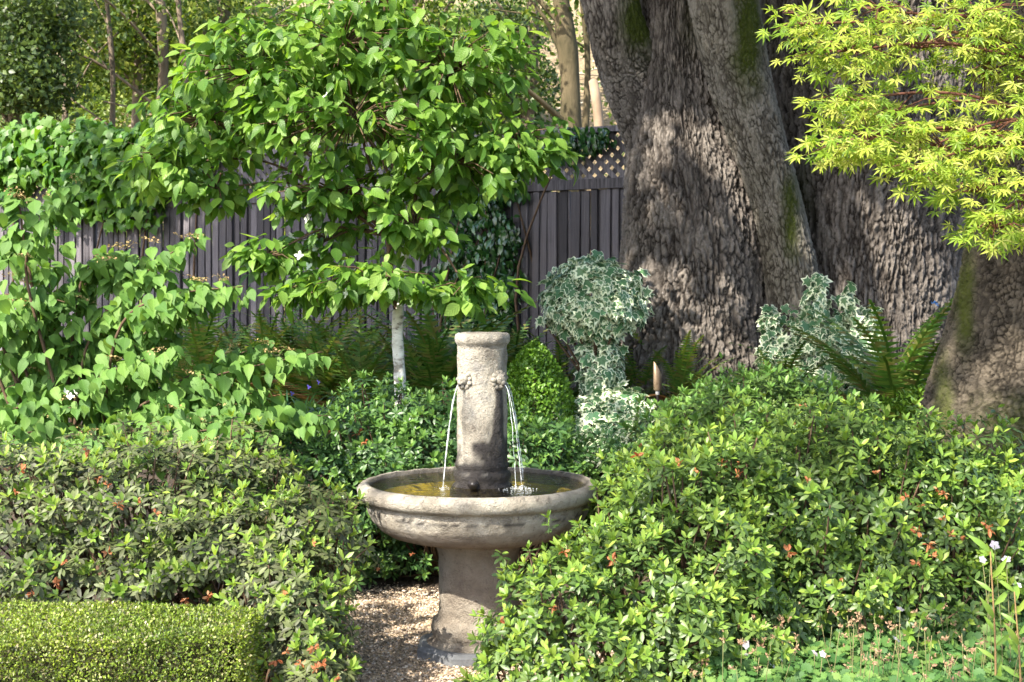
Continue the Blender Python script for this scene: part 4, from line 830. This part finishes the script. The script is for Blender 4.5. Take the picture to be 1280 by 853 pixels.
azalea('bushy azalea spilling over the gravel in front of the right half of the fountain basin', [ell(708, 812, 4.95, 100, 105, .32), ell(822, 752, 5.15, 118, 112, .42), ell(722, 745, 5.1, 70, 50, .28), ell(662, 870, 4.8, 72, 70, .22), ell(880, 690, 5.35, 110, 130, .4), ell(812, 640, 5.5, 58, 48, .28), ell(850, 810, 4.95, 110, 80, .3)], m_az_o,
    flowers=[(795, 570), (848, 578), (868, 588), (705, 690), (625, 775), (765, 700), (690, 760)], young=.7)
azalea('tall azalea mass with orange spent blooms below the second oak', [ell(960, 650, 5.6, 130, 120, .45), ell(1090, 650, 5.6, 130, 130, .45), ell(1190, 660, 5.5, 110, 110, .4), ell(1030, 740, 5.35, 140, 70, .35), ell(1270, 680, 5.4, 80, 90, .35), ell(1150, 740, 5.3, 120, 60, .3), ell(880, 600, 5.7, 80, 60, .35)], m_az_o, nsel=280,
    flowers=[(925, 580), (922, 592), (902, 580), (1132, 622), (1150, 632), (1146, 665), (1165, 694), (1188, 668), (1200, 672), (1178, 648), (1160, 680), (1145, 705), (1172, 612), (1180, 618), (1233, 655), (985, 690), (1052, 722), (928, 733), (950, 655), (1010, 600), (1236, 660), (1095, 590), (960, 712)], young=.62)
azalea('azalea mound in the back beneath the furrowed oak and the variegated ivy', [ell(885, 560, 7.1, 90, 60, .4), ell(970, 535, 6.9, 110, 65, .4), ell(1075, 590, 6.6, 115, 50, .4), ell(1190, 622, 6.2, 80, 45, .3), ell(940, 505, 7.4, 80, 32, .3), ell(835, 595, 6.6, 65, 45, .3), ell(1010, 575, 6.4, 100, 45, .3)], m_az_o, nsel=230, size=1.05, ym=m_az_m,
    flowers=[(800, 560), (912, 580), (990, 530), (1005, 508), (998, 505)], young=.75)
azalea('azalea directly behind the fountain column, left of the boxwood cone', [ell(470, 560, 7.3, 90, 65, .4), ell(545, 550, 7.3, 80, 60, .35), ell(655, 590, 7.0, 70, 60, .25), ell(690, 560, 7.2, 30, 30, .2), ell(540, 610, 7.2, 110, 60, .3)], m_az_d, nsel=200, size=1.05, ym=m_az_m, young=.7, flowers=[(456, 552)])
azalea('glossy dark azalea behind the fountain on the left, reaching down to the gravel edging', [ell(330, 610, 7.1, 110, 75, .4), ell(430, 630, 7.2, 100, 80, .35), ell(480, 690, 7.3, 70, 45, .25), ell(370, 690, 7.1, 100, 60, .3), ell(400, 570, 7.3, 100, 45, .35), ell(520, 690, 7.4, 40, 35, .15)], m_az_d, nsel=240, ym=m_az_m, young=.45, flowers=[(448, 540), (515, 692), (470, 710), (410, 540)])
azalea('bronze tinged azalea behind the clipped hedge at far left', [ell(60, 640, 5.75, 120, 85, .4), ell(180, 640, 5.75, 120, 85, .4), ell(100, 720, 5.5, 150, 50, .3), ell(270, 620, 5.9, 90, 70, .35)], m_az_b, nsel=230, young=.32,
    flowers=[(106, 564), (20, 615), (122, 598), (134, 606), (172, 625), (148, 632), (80, 702), (70, 730), (194, 642), (40, 742), (26, 588), (135, 692)])
azalea('olive azalea between the clipped hedge and the gravel path', [ell(300, 690, 5.45, 120, 60, .3), ell(385, 800, 5.05, 52, 70, .25), ell(358, 745, 5.2, 70, 60, .22), ell(220, 700, 5.5, 80, 45, .25), ell(395, 850, 4.85, 44, 45, .2), ell(390, 650, 5.5, 55, 40, .25)], m_az_b, nsel=230, young=.4,
    flowers=[(345, 825), (358, 815), (395, 836), (402, 832), (422, 845), (392, 810), (355, 738), (376, 830), (390, 678), (260, 745), (232, 750)])

# ------------------------------------------------------------------ clipped hedge, boxwood cone and low boxwood
bl = [leaf_t(1, .62, 2, .3, .2), leaf_t(1, .52, 2, .2, .35)]
hx0, hx1, hy0, hy1, hz = -2.1, -.862, 4.42, 5.02, .405
hd = thing('clipped_hedge', 'low flat topped box hedge clipped square in the bottom left corner', 'hedge', ((hx0 + hx1) / 2, (hy0 + hy1) / 2, 0)); HB = np.array(hd.location)
n = 62000; f = rng.random(n); U, V_ = rng.random(n), rng.random(n)
top = f < .42; fr_ = (f >= .42) & (f < .8); P = np.zeros((n, 3)); Nn = np.zeros((n, 3))
P[top] = np.c_[hx0 + (hx1 - hx0) * U[top], hy0 + (hy1 - hy0) * V_[top], np.full(top.sum(), hz)]; Nn[top] = UP
P[fr_] = np.c_[hx0 + (hx1 - hx0) * U[fr_], np.full(fr_.sum(), hy0), hz * V_[fr_]]; Nn[fr_] = [0, -1, 0]
rs = ~top & ~fr_; P[rs] = np.c_[np.full(rs.sum(), hx1), hy0 + (hy1 - hy0) * U[rs], hz * V_[rs]]; Nn[rs] = [1, 0, 0]
ctr = np.array([(hx0 + hx1) / 2, (hy0 + hy1) / 2, .1]); hf = np.array([(hx1 - hx0) / 2, (hy1 - hy0) / 2, hz - .1]); rel = (P - ctr); rad = .035
inn = np.clip(rel, -(hf - rad), hf - rad); dlt = rel - inn; ln = np.linalg.norm(dlt, axis=1, keepdims=True); P = ctr + inn + np.where(ln > rad, dlt / np.maximum(ln, 1e-6) * rad, dlt)
P = P + Nn * ((fbm(P * 5, 3) - .5) * .045 + rng.uniform(-.028, .006, n))[:, None]; k = P[:, 2] > .01; P, Nn = P[k], Nn[k]; n = len(P); uu = (P[:, 0] - hx0) / (hx1 - hx0); ww = (P[:, 1] - hy0) / (hy1 - hy0); P[:, 1] = P[:, 1] + uu ** 2 * (.10 * (1 - ww) - .20 * ww); P[:, 2] *= 1 + .03 * uu
R = frame(nrm(Nn * .7 + rng.normal(0, .6, (n, 3)) + UP * .25), nrm(rng.normal(0, .6, (n, 3)) + UP * .5 + Nn * .5))
place(hd, 'leaf', bl, [m_hedge], P, R, rng.uniform(.008, .0155, n), 0)
g = Geo(); g.add(*box((0, 0, (hz - .06) / 2), (hx1 - hx0 - .13, hy1 - hy0 - .34, hz - .06))); put('dark_core', g.mesh('dark_core', plain('hedge_interior', (.02, .022, .008), (.07, .065, .03), 40., .95, 50., 1., .03), False), hd)  # solid dark box filling the hedge behind its leaves
cone = thing('boxwood_cone', 'small clipped boxwood cone of tiny bright leaves right behind the fountain', 'topiary', (*W(668, 600, 7.75)[:2], .1)); KB = np.array(cone.location)
n = 15000; h = rng.random(n); a = rng.uniform(0, 6.283, n); topz = W(0, 430, 7.75)[2]; rr = .31 * (1 - h ** 2.3) ** .7 * (1 + .06 * np.sin(a * 4 + h * 9)) * rng.uniform(.88, 1.03, n)
P = np.c_[KB[0] + rr * np.cos(a), KB[1] + rr * np.sin(a), .15 + h * (topz - .15)]; Nn = nrm(np.c_[np.cos(a), np.sin(a), .3 + h]); R = frame(nrm(Nn * .4 + UP * .5 + rng.normal(0, .6, (n, 3))), nrm(UP * .4 + Nn + rng.normal(0, .45, (n, 3))))
place(cone, 'leaf', bl, [m_box], P, R, rng.uniform(.019, .032, n), 0)
g = Geo(); g.add(*tube([(0, 0, -.1), (0, 0, .6), (.0, 0, topz - KB[2] - .1)], [.025, .02, .006], 7)); put('stem', g.mesh('stem', m_twig), cone)
low = thing('boxwood_shrub', 'low bright green boxwood patch beside the mossy oak and sword fern', 'shrub', (*W(1130, 520, 7.2)[:2], .3)); P, Nn = shell([ell(1105, 535, 7.1, 60, 35, .25), ell(1150, 520, 7.1, 35, 35, .2)], 2600, .75, 1.05); n = len(P)
place(low, 'leaf', bl, [m_box], P, frame(nrm(Nn + rng.normal(0, .5, (n, 3))), nrm(UP + rng.normal(0, .5, (n, 3)))), rng.uniform(.02, .034, n), 0)
fill = thing('boxwood_shrub', 'small feathery green shrublet at the foot of the boxwood cone by the basin rim', 'shrub', (*W(735, 570, 7.2)[:2], .05)); P, Nn = shell([ell(735, 575, 7.2, 38, 30, .2), ell(765, 590, 6.9, 40, 40, .2)], 2200, .7, 1.05); n = len(P)
place(fill, 'leaf', bl, [m_az_d], P, frame(nrm(Nn + rng.normal(0, .5, (n, 3))), nrm(UP + rng.normal(0, .5, (n, 3)))), rng.uniform(.02, .04, n), 0)

# ------------------------------------------------------------------ variegated ivy
iv_o = np.array([(0, 0), (.28, -.12), (.5, .12), (.34, .3), (.55, .62), (.24, .58), (0, 1.), (-.24, .58), (-.55, .62), (-.34, .3), (-.5, .12), (-.28, -.12)])
ivt = [fan_t(iv_o, .25), fan_t(iv_o * [.85, 1], .5), fan_t(iv_o * [1.05, .9], .1)]
def ivy(label, lumps, dens, base, nsel=250, S=.055, name='ivy', cat='ivy', cell=9, stem=None, up=.35):
    rt = thing(name, label, cat, base); P, Nn = shell(lumps, dens, .80, 1.06, bump=.05, down=-.9, back=.3); n = len(P); P = P + rng.normal(0, .013 if 'topiary' in name else .022, (n, 3))
    R = frame(nrm(-UP * .8 + Nn * .35 + rng.normal(0, .45, (n, 3))), nrm(Nn * .8 + UP * up + rng.normal(0, .3, (n, 3))))
    place(rt, 'leaf', ivt, [m_ivy], P, R, rng.uniform(.65, 1.35, n) * S * 1.15, nsel, cell, smooth=False)
    g = Geo()
    for q in P[rng.integers(0, n, 24)]:
        s_ = np.array(base); g.add(*tube(spline([s_, np.array([lumps[0][0][0], lumps[0][0][1], (s_[2] + q[2]) / 2]), q], 8) - s_, np.linspace(.02, .004, 8), 5))
    put('stem', g.mesh('stem', m_twig), rt); return rt
YI = 8.3
ivy('mushroom shaped variegated ivy topiary on a short leafy stem in front of the fence', [ell(742, 370, YI, 58, 48, .27), ell(742, 386, YI, 62, 30, .28), ell(750, 455, YI, 25, 56, .12)], 1500, (*W(748, 560, YI)[:2], .4), 300, name='ivy_topiary', cat='topiary')
ivy('pale variegated ivy spreading over the ground below the ivy topiary', [ell(745, 535, 7.9, 48, 38, .3), ell(775, 515, 8.0, 42, 24, .25), ell(715, 560, 7.7, 30, 25, .2), ell(770, 555, 7.6, 40, 25, .2)], 1400, (*W(745, 560, 7.9)[:2], .2), 200, up=.8)
ivy('variegated ivy climbing in pointed spires against the furrowed oak base', [ell(1028, 445, 8.4, 26, 45, .13), ell(985, 468, 8.4, 26, 32, .13), ell(1068, 462, 8.4, 22, 38, .13), ell(1030, 490, 8.3, 58, 36, .18), ell(1022, 388, 8.4, 11, 44, .06), ell(963, 425, 8.4, 7, 40, .05), ell(1060, 402, 8.4, 8, 44, .05), ell(1088, 425, 8.4, 8, 46, .05), ell(992, 430, 8.4, 9, 32, .05), ell(1042, 425, 8.4, 26, 34, .11), ell(1008, 415, 8.4, 10, 34, .06), ell(1074, 430, 8.4, 12, 34, .07), ell(972, 445, 8.4, 16, 30, .08), ell(1082, 475, 8.3, 18, 40, .13)], 1500, (*W(1025, 560, 8.4)[:2], .4), 280)

# ------------------------------------------------------------------ ferns
def frond_t(n=26, L=1., arch=.5, wid=.22, droop=.5):
    V, T, U = [], [], []
    def pos(t): return np.array([0, L * (t - .12 * t * t), L * (arch * t - (arch + droop) * t * t * .75)])
    for k in range(8):
        p = pos(k / 7); V += [p + [-.006, 0, 0], p + [.006, 0, 0]]; U += [[0, 0], [1, 0]]
    for k in range(7): T += [[2 * k, 2 * k + 1, 2 * k + 3], [2 * k, 2 * k + 3, 2 * k + 2]]
    for k in range(2, n):
        t = k / n; p = pos(t); tg = nrm(pos(t + .01) - p); w = wid * min(1, t * 5) * (1 - t) ** .65 * L; hw = .42 * L / n
        for s in (-1, 1):
            d = np.array([s, 0, 0]) * .92 + tg * .4; b = len(V); up_ = np.cross(np.array([1, 0, 0]), tg); V += [p - tg * hw, p + tg * hw, p + d * w + up_ * (-.15 * w)]; U += [[0, 0], [0, 1], [1, .5]]; T.append([b, b + 1, b + 2] if s < 0 else [b, b + 2, b + 1])
    return np.array(V), np.array(T), np.array(U, float), np.zeros(len(T), int)
fts = [frond_t(30, 1, .5, .15, .35), frond_t(30, 1, .35, .14, .6), frond_t(30, 1, .6, .16, .2)]
frm = [tmesh('frond', f_, [m_fern], False) for f_ in fts]; frd = [tmesh('frond', f_, [m_deadf], False) for f_ in fts[:2]]
def fern(px, py, Y, size, label, nfr=16, dead=.1, tilt=(.85, 1.4), face=None):
    b0 = W(px, py, Y); size *= 1.0 + (b0[2] - float(tz(b0[0], Y))) * 1.45; b0[2] = float(tz(b0[0], Y)); rt = thing('sword_fern', label, 'fern', b0, 'ferns along the fence and oaks')
    nfr = int(nfr * 2.1)
    for k in range(nfr):
        a = k / nfr * 6.283 + rng.uniform(-.2, .2); e_ = rng.uniform(*tilt); dd = rng.random() < dead; o = put('frond', frd[k % 2] if dd else frm[k % 3], rt)
        if dd: o['label'] = 'withered brown frond'
        if dd: e_ *= .5
        d = np.array([math.cos(a) * math.cos(e_), math.sin(a) * math.cos(e_), math.sin(e_)]); R = frame(d, UP - d * d[2])[0]; s = size * rng.uniform(.75, 1.15)
        m_ = np.eye(4); m_[:3, :3] = R * s; o.matrix_basis = Matrix(m_.tolist())
fern(255, 470, 9.6, .62, 'dark fern beside the pale post low on the fence at left', 16, .1)
fern(330, 460, 9.6, .60, 'upright dark green fern below the sunlit fence boards', 16, .05, (.9, 1.4))
fern(295, 455, 10.2, .55, 'small fern tight against the fence boards left of the upright one', 14, .1, (.9, 1.4))
fern(225, 440, 10.4, .6, 'leftmost dark fern showing between the viburnum branches and the boards', 16, .1, (.8, 1.35))
fern(365, 450, 9.9, .62, 'dark fern right of the sunlit boards under the dogwood leaves', 18, .15, (.8, 1.35))
fern(430, 450, 9.8, .6, 'deep shaded fern further back between the dogwood trunk and the fence', 18, .15, (.8, 1.35))
fern(640, 470, 9.3, .55, 'fern under the dark jasmine vine behind the boxwood cone', 18, .2, (.8, 1.35))
fern(400, 480, 9.2, .62, 'dark fern left of the dogwood trunk below the lowest dogwood leaves', 16, .2)
fern(450, 490, 8.8, .66, 'large arching fern with brown fronds just left of the white trunk', 18, .3)
fern(545, 480, 8.6, .70, 'golden green fern between the white trunk and the fountain column', 20, .2)
fern(590, 470, 9.2, .6, 'shaded fern directly behind the fountain column top', 16, .2)
fern(500, 470, 9.4, .55, 'shaded fern in back of the white dogwood trunk', 14, .15)
fern(700, 480, 9.0, .50, 'rusty fern between the boxwood cone and the ivy topiary', 16, .45)
fern(665, 450, 9.6, .5, 'fern at the fence foot above the boxwood cone', 14, .3)
fern(800, 480, 8.8, .55, 'brownish fern between the ivy topiary and the path light', 16, .35)
fern(850, 480, 8.6, .50, 'fern to the right of the path light at the oak foot', 16, .25)
fern(930, 490, 8.2, .48, 'tan and green fern at the split between the oak trunks', 16, .3)
fern(975, 490, 8.0, .50, 'light green fern in front of the climbing variegated ivy', 18, .05, (.8, 1.3))
fern(1122, 490, 7.8, .68, 'bright sword fern between climbing ivy and mossy oak', 22, .1, (.8, 1.35))
g = Geo()
# withered litter under the climbing ivy
lit = thing('dead_fern', 'heap of rust brown withered fronds under the climbing ivy', 'fern', W(1058, 505, 7.7))
for k in range(12):
    o = put('frond', frd[k % 2], lit); a = rng.uniform(0, 6.28); s = rng.uniform(.2, .34); o.scale = (s, s, s * .5); o.rotation_euler = (rng.uniform(-.1, .3), rng.normal(0, .3), a)
# strap-leaved clump
stp = thing('strap_leaf_clump', 'clump of blue green strappy leaves with tiny violet flowers below the dogwood', 'plant', W(410, 540, 7.9)); st_t = [leaf_t(1, .045, 6, .3, .45, .35), leaf_t(1, .05, 6, .3, .7, .35)]
n = 70; a = rng.uniform(0, 6.28, n); e_ = rng.uniform(.6, 1.4, n); d = np.c_[np.cos(a) * np.cos(e_), np.sin(a) * np.cos(e_), np.sin(e_)]
place(stp, 'leaf', st_t, [m_strap], np.array(stp.location) + rng.normal(0, [.12, .08, 0], (n, 3)), frame(d, UP - d * d[:, 2:]), rng.uniform(.25, .4, n), 70, 3)
vm = tmesh('violet_flower', merge_t([(leaf_t(1, .7, 3, .1, .2, .5), frame(np.array([math.cos(k * 2.09), math.sin(k * 2.09), .2]), UP)[0], np.zeros(3), 1., 0) for k in range(3)]), [m_purple])
for a in [(386, 484), (300, 504), (398, 478), (365, 492)]:
    o = put('violet_flower', vm, stp, W(a[0], a[1], 7.5) - np.array(stp.location)); o.scale = (.016,) * 3; o.rotation_euler = (1.2, 0, rng.uniform(0, 3))

# ------------------------------------------------------------------ path light
lt = thing('garden_spotlight', 'small bronze spotlight with a slanted hood on a stake before the oak', 'garden light', W(822, 545, 8.0)); LB = np.array(lt.location)
m_brz = plain('bronze', (.16, .11, .07), (.30, .22, .15), 25., .45); m_brz.node_tree.nodes['Principled BSDF'].inputs['Metallic'].default_value = .5
top, bot = W(822, 452, 8.0) - LB, W(822, 487, 8.0) - LB; r = .024; n = 20; th = np.arange(n) / n * 2 * np.pi; g = Geo(); V = []
for lev in range(4):
    for a in th:
        zc = [bot[2] - .006, bot[2], 0, 0][lev]; rr = [r * .8, r, r, r * .86][lev]
        if lev >= 2: zc = top[2] - .075 * (.5 + .5 * math.cos(a)) ** 1.2
        V.append([bot[0] + rr * math.cos(a), rr * math.sin(a), zc])
V.append([bot[0], 0, bot[2]]); Q = [[k * n + j, k * n + (j + 1) % n, k * n + n + (j + 1) % n, k * n + n + j] for k in range(3) for j in range(n)]; T = [[3 * n + j, 3 * n + (j + 1) % n, 4 * n] for j in range(n)]
g.add(V, T, Q); put('housing', g.mesh('housing', m_brz), lt)
g = Geo(); g.add(*tube([bot - [0, 0, .004], bot - [0, 0, .03]], [.012, .012], 12)); put('knuckle', g.mesh('knuckle', plain('steel', (.3, .28, .27), (.5, .48, .46), 20., .4)), lt)
g = Geo(); g.add(*tube([bot - [0, 0, .03], bot - [0, 0, .45]], [.008, .007], 10)); put('stake', g.mesh('stake', m_dark), lt)

# small bright blue scrap on the bark, kind unknown
m_bl, t, bs, out = mat('blue_spot'); bs.inputs['Base Color'].default_value = (.05, .22, .55, 1); bs.inputs['Roughness'].default_value = .5
o = put('blue_spot', tmesh('blue_spot', spent_t(), [m_bl], False), loc=W(1168, 380, 8.75)); o.scale = (.03, .02, .022); tag(o, 'small bright blue scrap on the bark low on the furrowed oak', 'spot')

m_yl = leaf_mat('yellow_leaf', [(.5, .33, .05), (.55, .4, .08)], .3, rough=.6)
o = put('fallen_leaf', tmesh('fallen_leaf', leaf_t(1, .3, 5, .2, .15), [m_yl]), loc=W(535, 826, 5.72)); o.scale = (.045,) * 3; o.location.z = .016; o.rotation_euler = (0, .2, -1.4); tag(o, 'narrow yellow fallen leaf lying on the gravel beside the pedestal base', 'leaf')
# ------------------------------------------------------------------ cranesbill ground cover and weeds
ger = thing('cranesbill_patch', 'low scalloped cranesbill patch with rusty seed heads and pale flowers at bottom right', 'ground cover', (1.05, 4.75, 0)); GB = np.array(ger.location)
a = np.linspace(-2.85, 2.85, 21); sc_o = np.c_[np.sin(a) * (.5 + .07 * np.cos(a * 11)), .45 + np.cos(a) * (.5 + .07 * np.cos(a * 11))]; gt = [fan_t(sc_o, -.25), fan_t(sc_o, .2), fan_t(sc_o * [1, .85], .05)]
n = 9500; X = rng.uniform(.42, 2.15, n); Y = rng.uniform(4.35, 5.45, n); hgt_ = .06 + .20 * fbm(np.c_[X * 4, Y * 4, X * 0], 3) + .12 * sstep(4.6, 5.3, Y) + .06 * rng.random(n); k = (X > .42 + .28 * sstep(5.4, 4.5, Y) * rng.random(n)) ; P = np.c_[X, Y, hgt_ * sstep(.38, .7, X)][k]; n = len(P)
zz = nrm(rng.normal(0, .38, (n, 3)) + [0, -.45, .85]); R = frame_z(zz, rng.uniform(0, 6.28, n)); place(ger, 'leaf', gt, [m_ger], P, R, rng.uniform(.021, .043, n), 300, 13)
g = Geo(); rs_m = [tmesh('seed_head', spent_t(), [m_rust], False) for _ in range(3)]; pf = tmesh('flower', merge_t([(leaf_t(1, .75, 3, .1, .1, .6), frame(np.array([math.cos(k * 1.257), math.sin(k * 1.257), .25]), UP)[0], np.zeros(3), 1., 0) for k in range(5)]), [m_pink])
def stalk(top):
    b_ = np.array([top[0] + rng.normal(0, .03), top[1] + rng.normal(.02, .03), .03]); g.add(*tube(spline([b_, (b_ + top) / 2 + rng.normal(0, .012, 3), top], 7) - GB, [.0013] * 7, 4))
for k in range(170):
    px, Y = rng.uniform(850, 1290), rng.uniform(4.5, 5.15); p = W(px, rng.uniform(745, 850), Y); p[2] = max(p[2], .12)
    if p[2] > .40: continue
    stalk(p)
    for q in range(rng.integers(1, 4)):
        o = put('seed_head', rs_m[(k + q) % 3], ger, p + rng.normal(0, .018, 3) - GB); s = rng.uniform(.007, .016); o.scale = (s,) * 3; o.rotation_euler = tuple(rng.uniform(0, 3, 3))
for (px, py) in [(853, 828), (930, 820), (938, 826), (965, 832), (977, 826), (1018, 817), (1028, 818), (1042, 845), (1125, 762), (1243, 682), (1228, 700), (1238, 705), (1258, 700), (1272, 732), (932, 806), (1265, 832), (1120, 800)]:
    p = W(px, py, 4.75); o = put('flower', pf, ger, p - GB); s = rng.uniform(.013, .021); o.scale = (s,) * 3; o.rotation_euler = (rng.uniform(.5, 1.4), rng.normal(0, .4), rng.uniform(0, 3)); stalk(p)
put('stalks', g.mesh('stalks', plain('stalk', (.12, .15, .05), (.2, .16, .08), 8.)), ger, kind='stuff')
for lab, base, tops in (('tall upright weed with narrow lance leaves rising from the cranesbill', (1243, 850), (1238, 690)), ('shorter narrow leaved weed at the right edge of the cranesbill', (1275, 840), (1268, 740))):
    A = W(*base, 4.6); A[2] = 0; B = W(*tops, 4.6); rt = thing('tall_weed', lab, 'plant', A); C = spline([A, (A + B) / 2 + [.01, 0, 0], B], 16); g = Geo(); g.add(*tube(C - A, np.linspace(.005, .002, 16), 6)); put('stem', g.mesh('stem', plain('reddish_stem', (.2, .1, .05), (.25, .18, .07), 9.)), rt)
    P = C[3:]; n = len(P); a = np.arange(n) * 2.4; d = nrm(np.c_[np.cos(a), np.sin(a) * .5, np.full(n, .75)]); place(rt, 'leaf', [leaf_t(1, .2, 5, .25, .35, .45, tip=.6)], [m_az_y], P, frame(d, np.tile([0, -.85, .45], (n, 1)) + np.c_[np.cos(a), np.sin(a), a * 0] * .3), rng.uniform(.07, .11, n), n, 2)
print('objects', len(bpy.data.objects), 'tris', sum(len(m_.loops) - 2 * len(m_.polygons) for m_ in bpy.data.meshes))
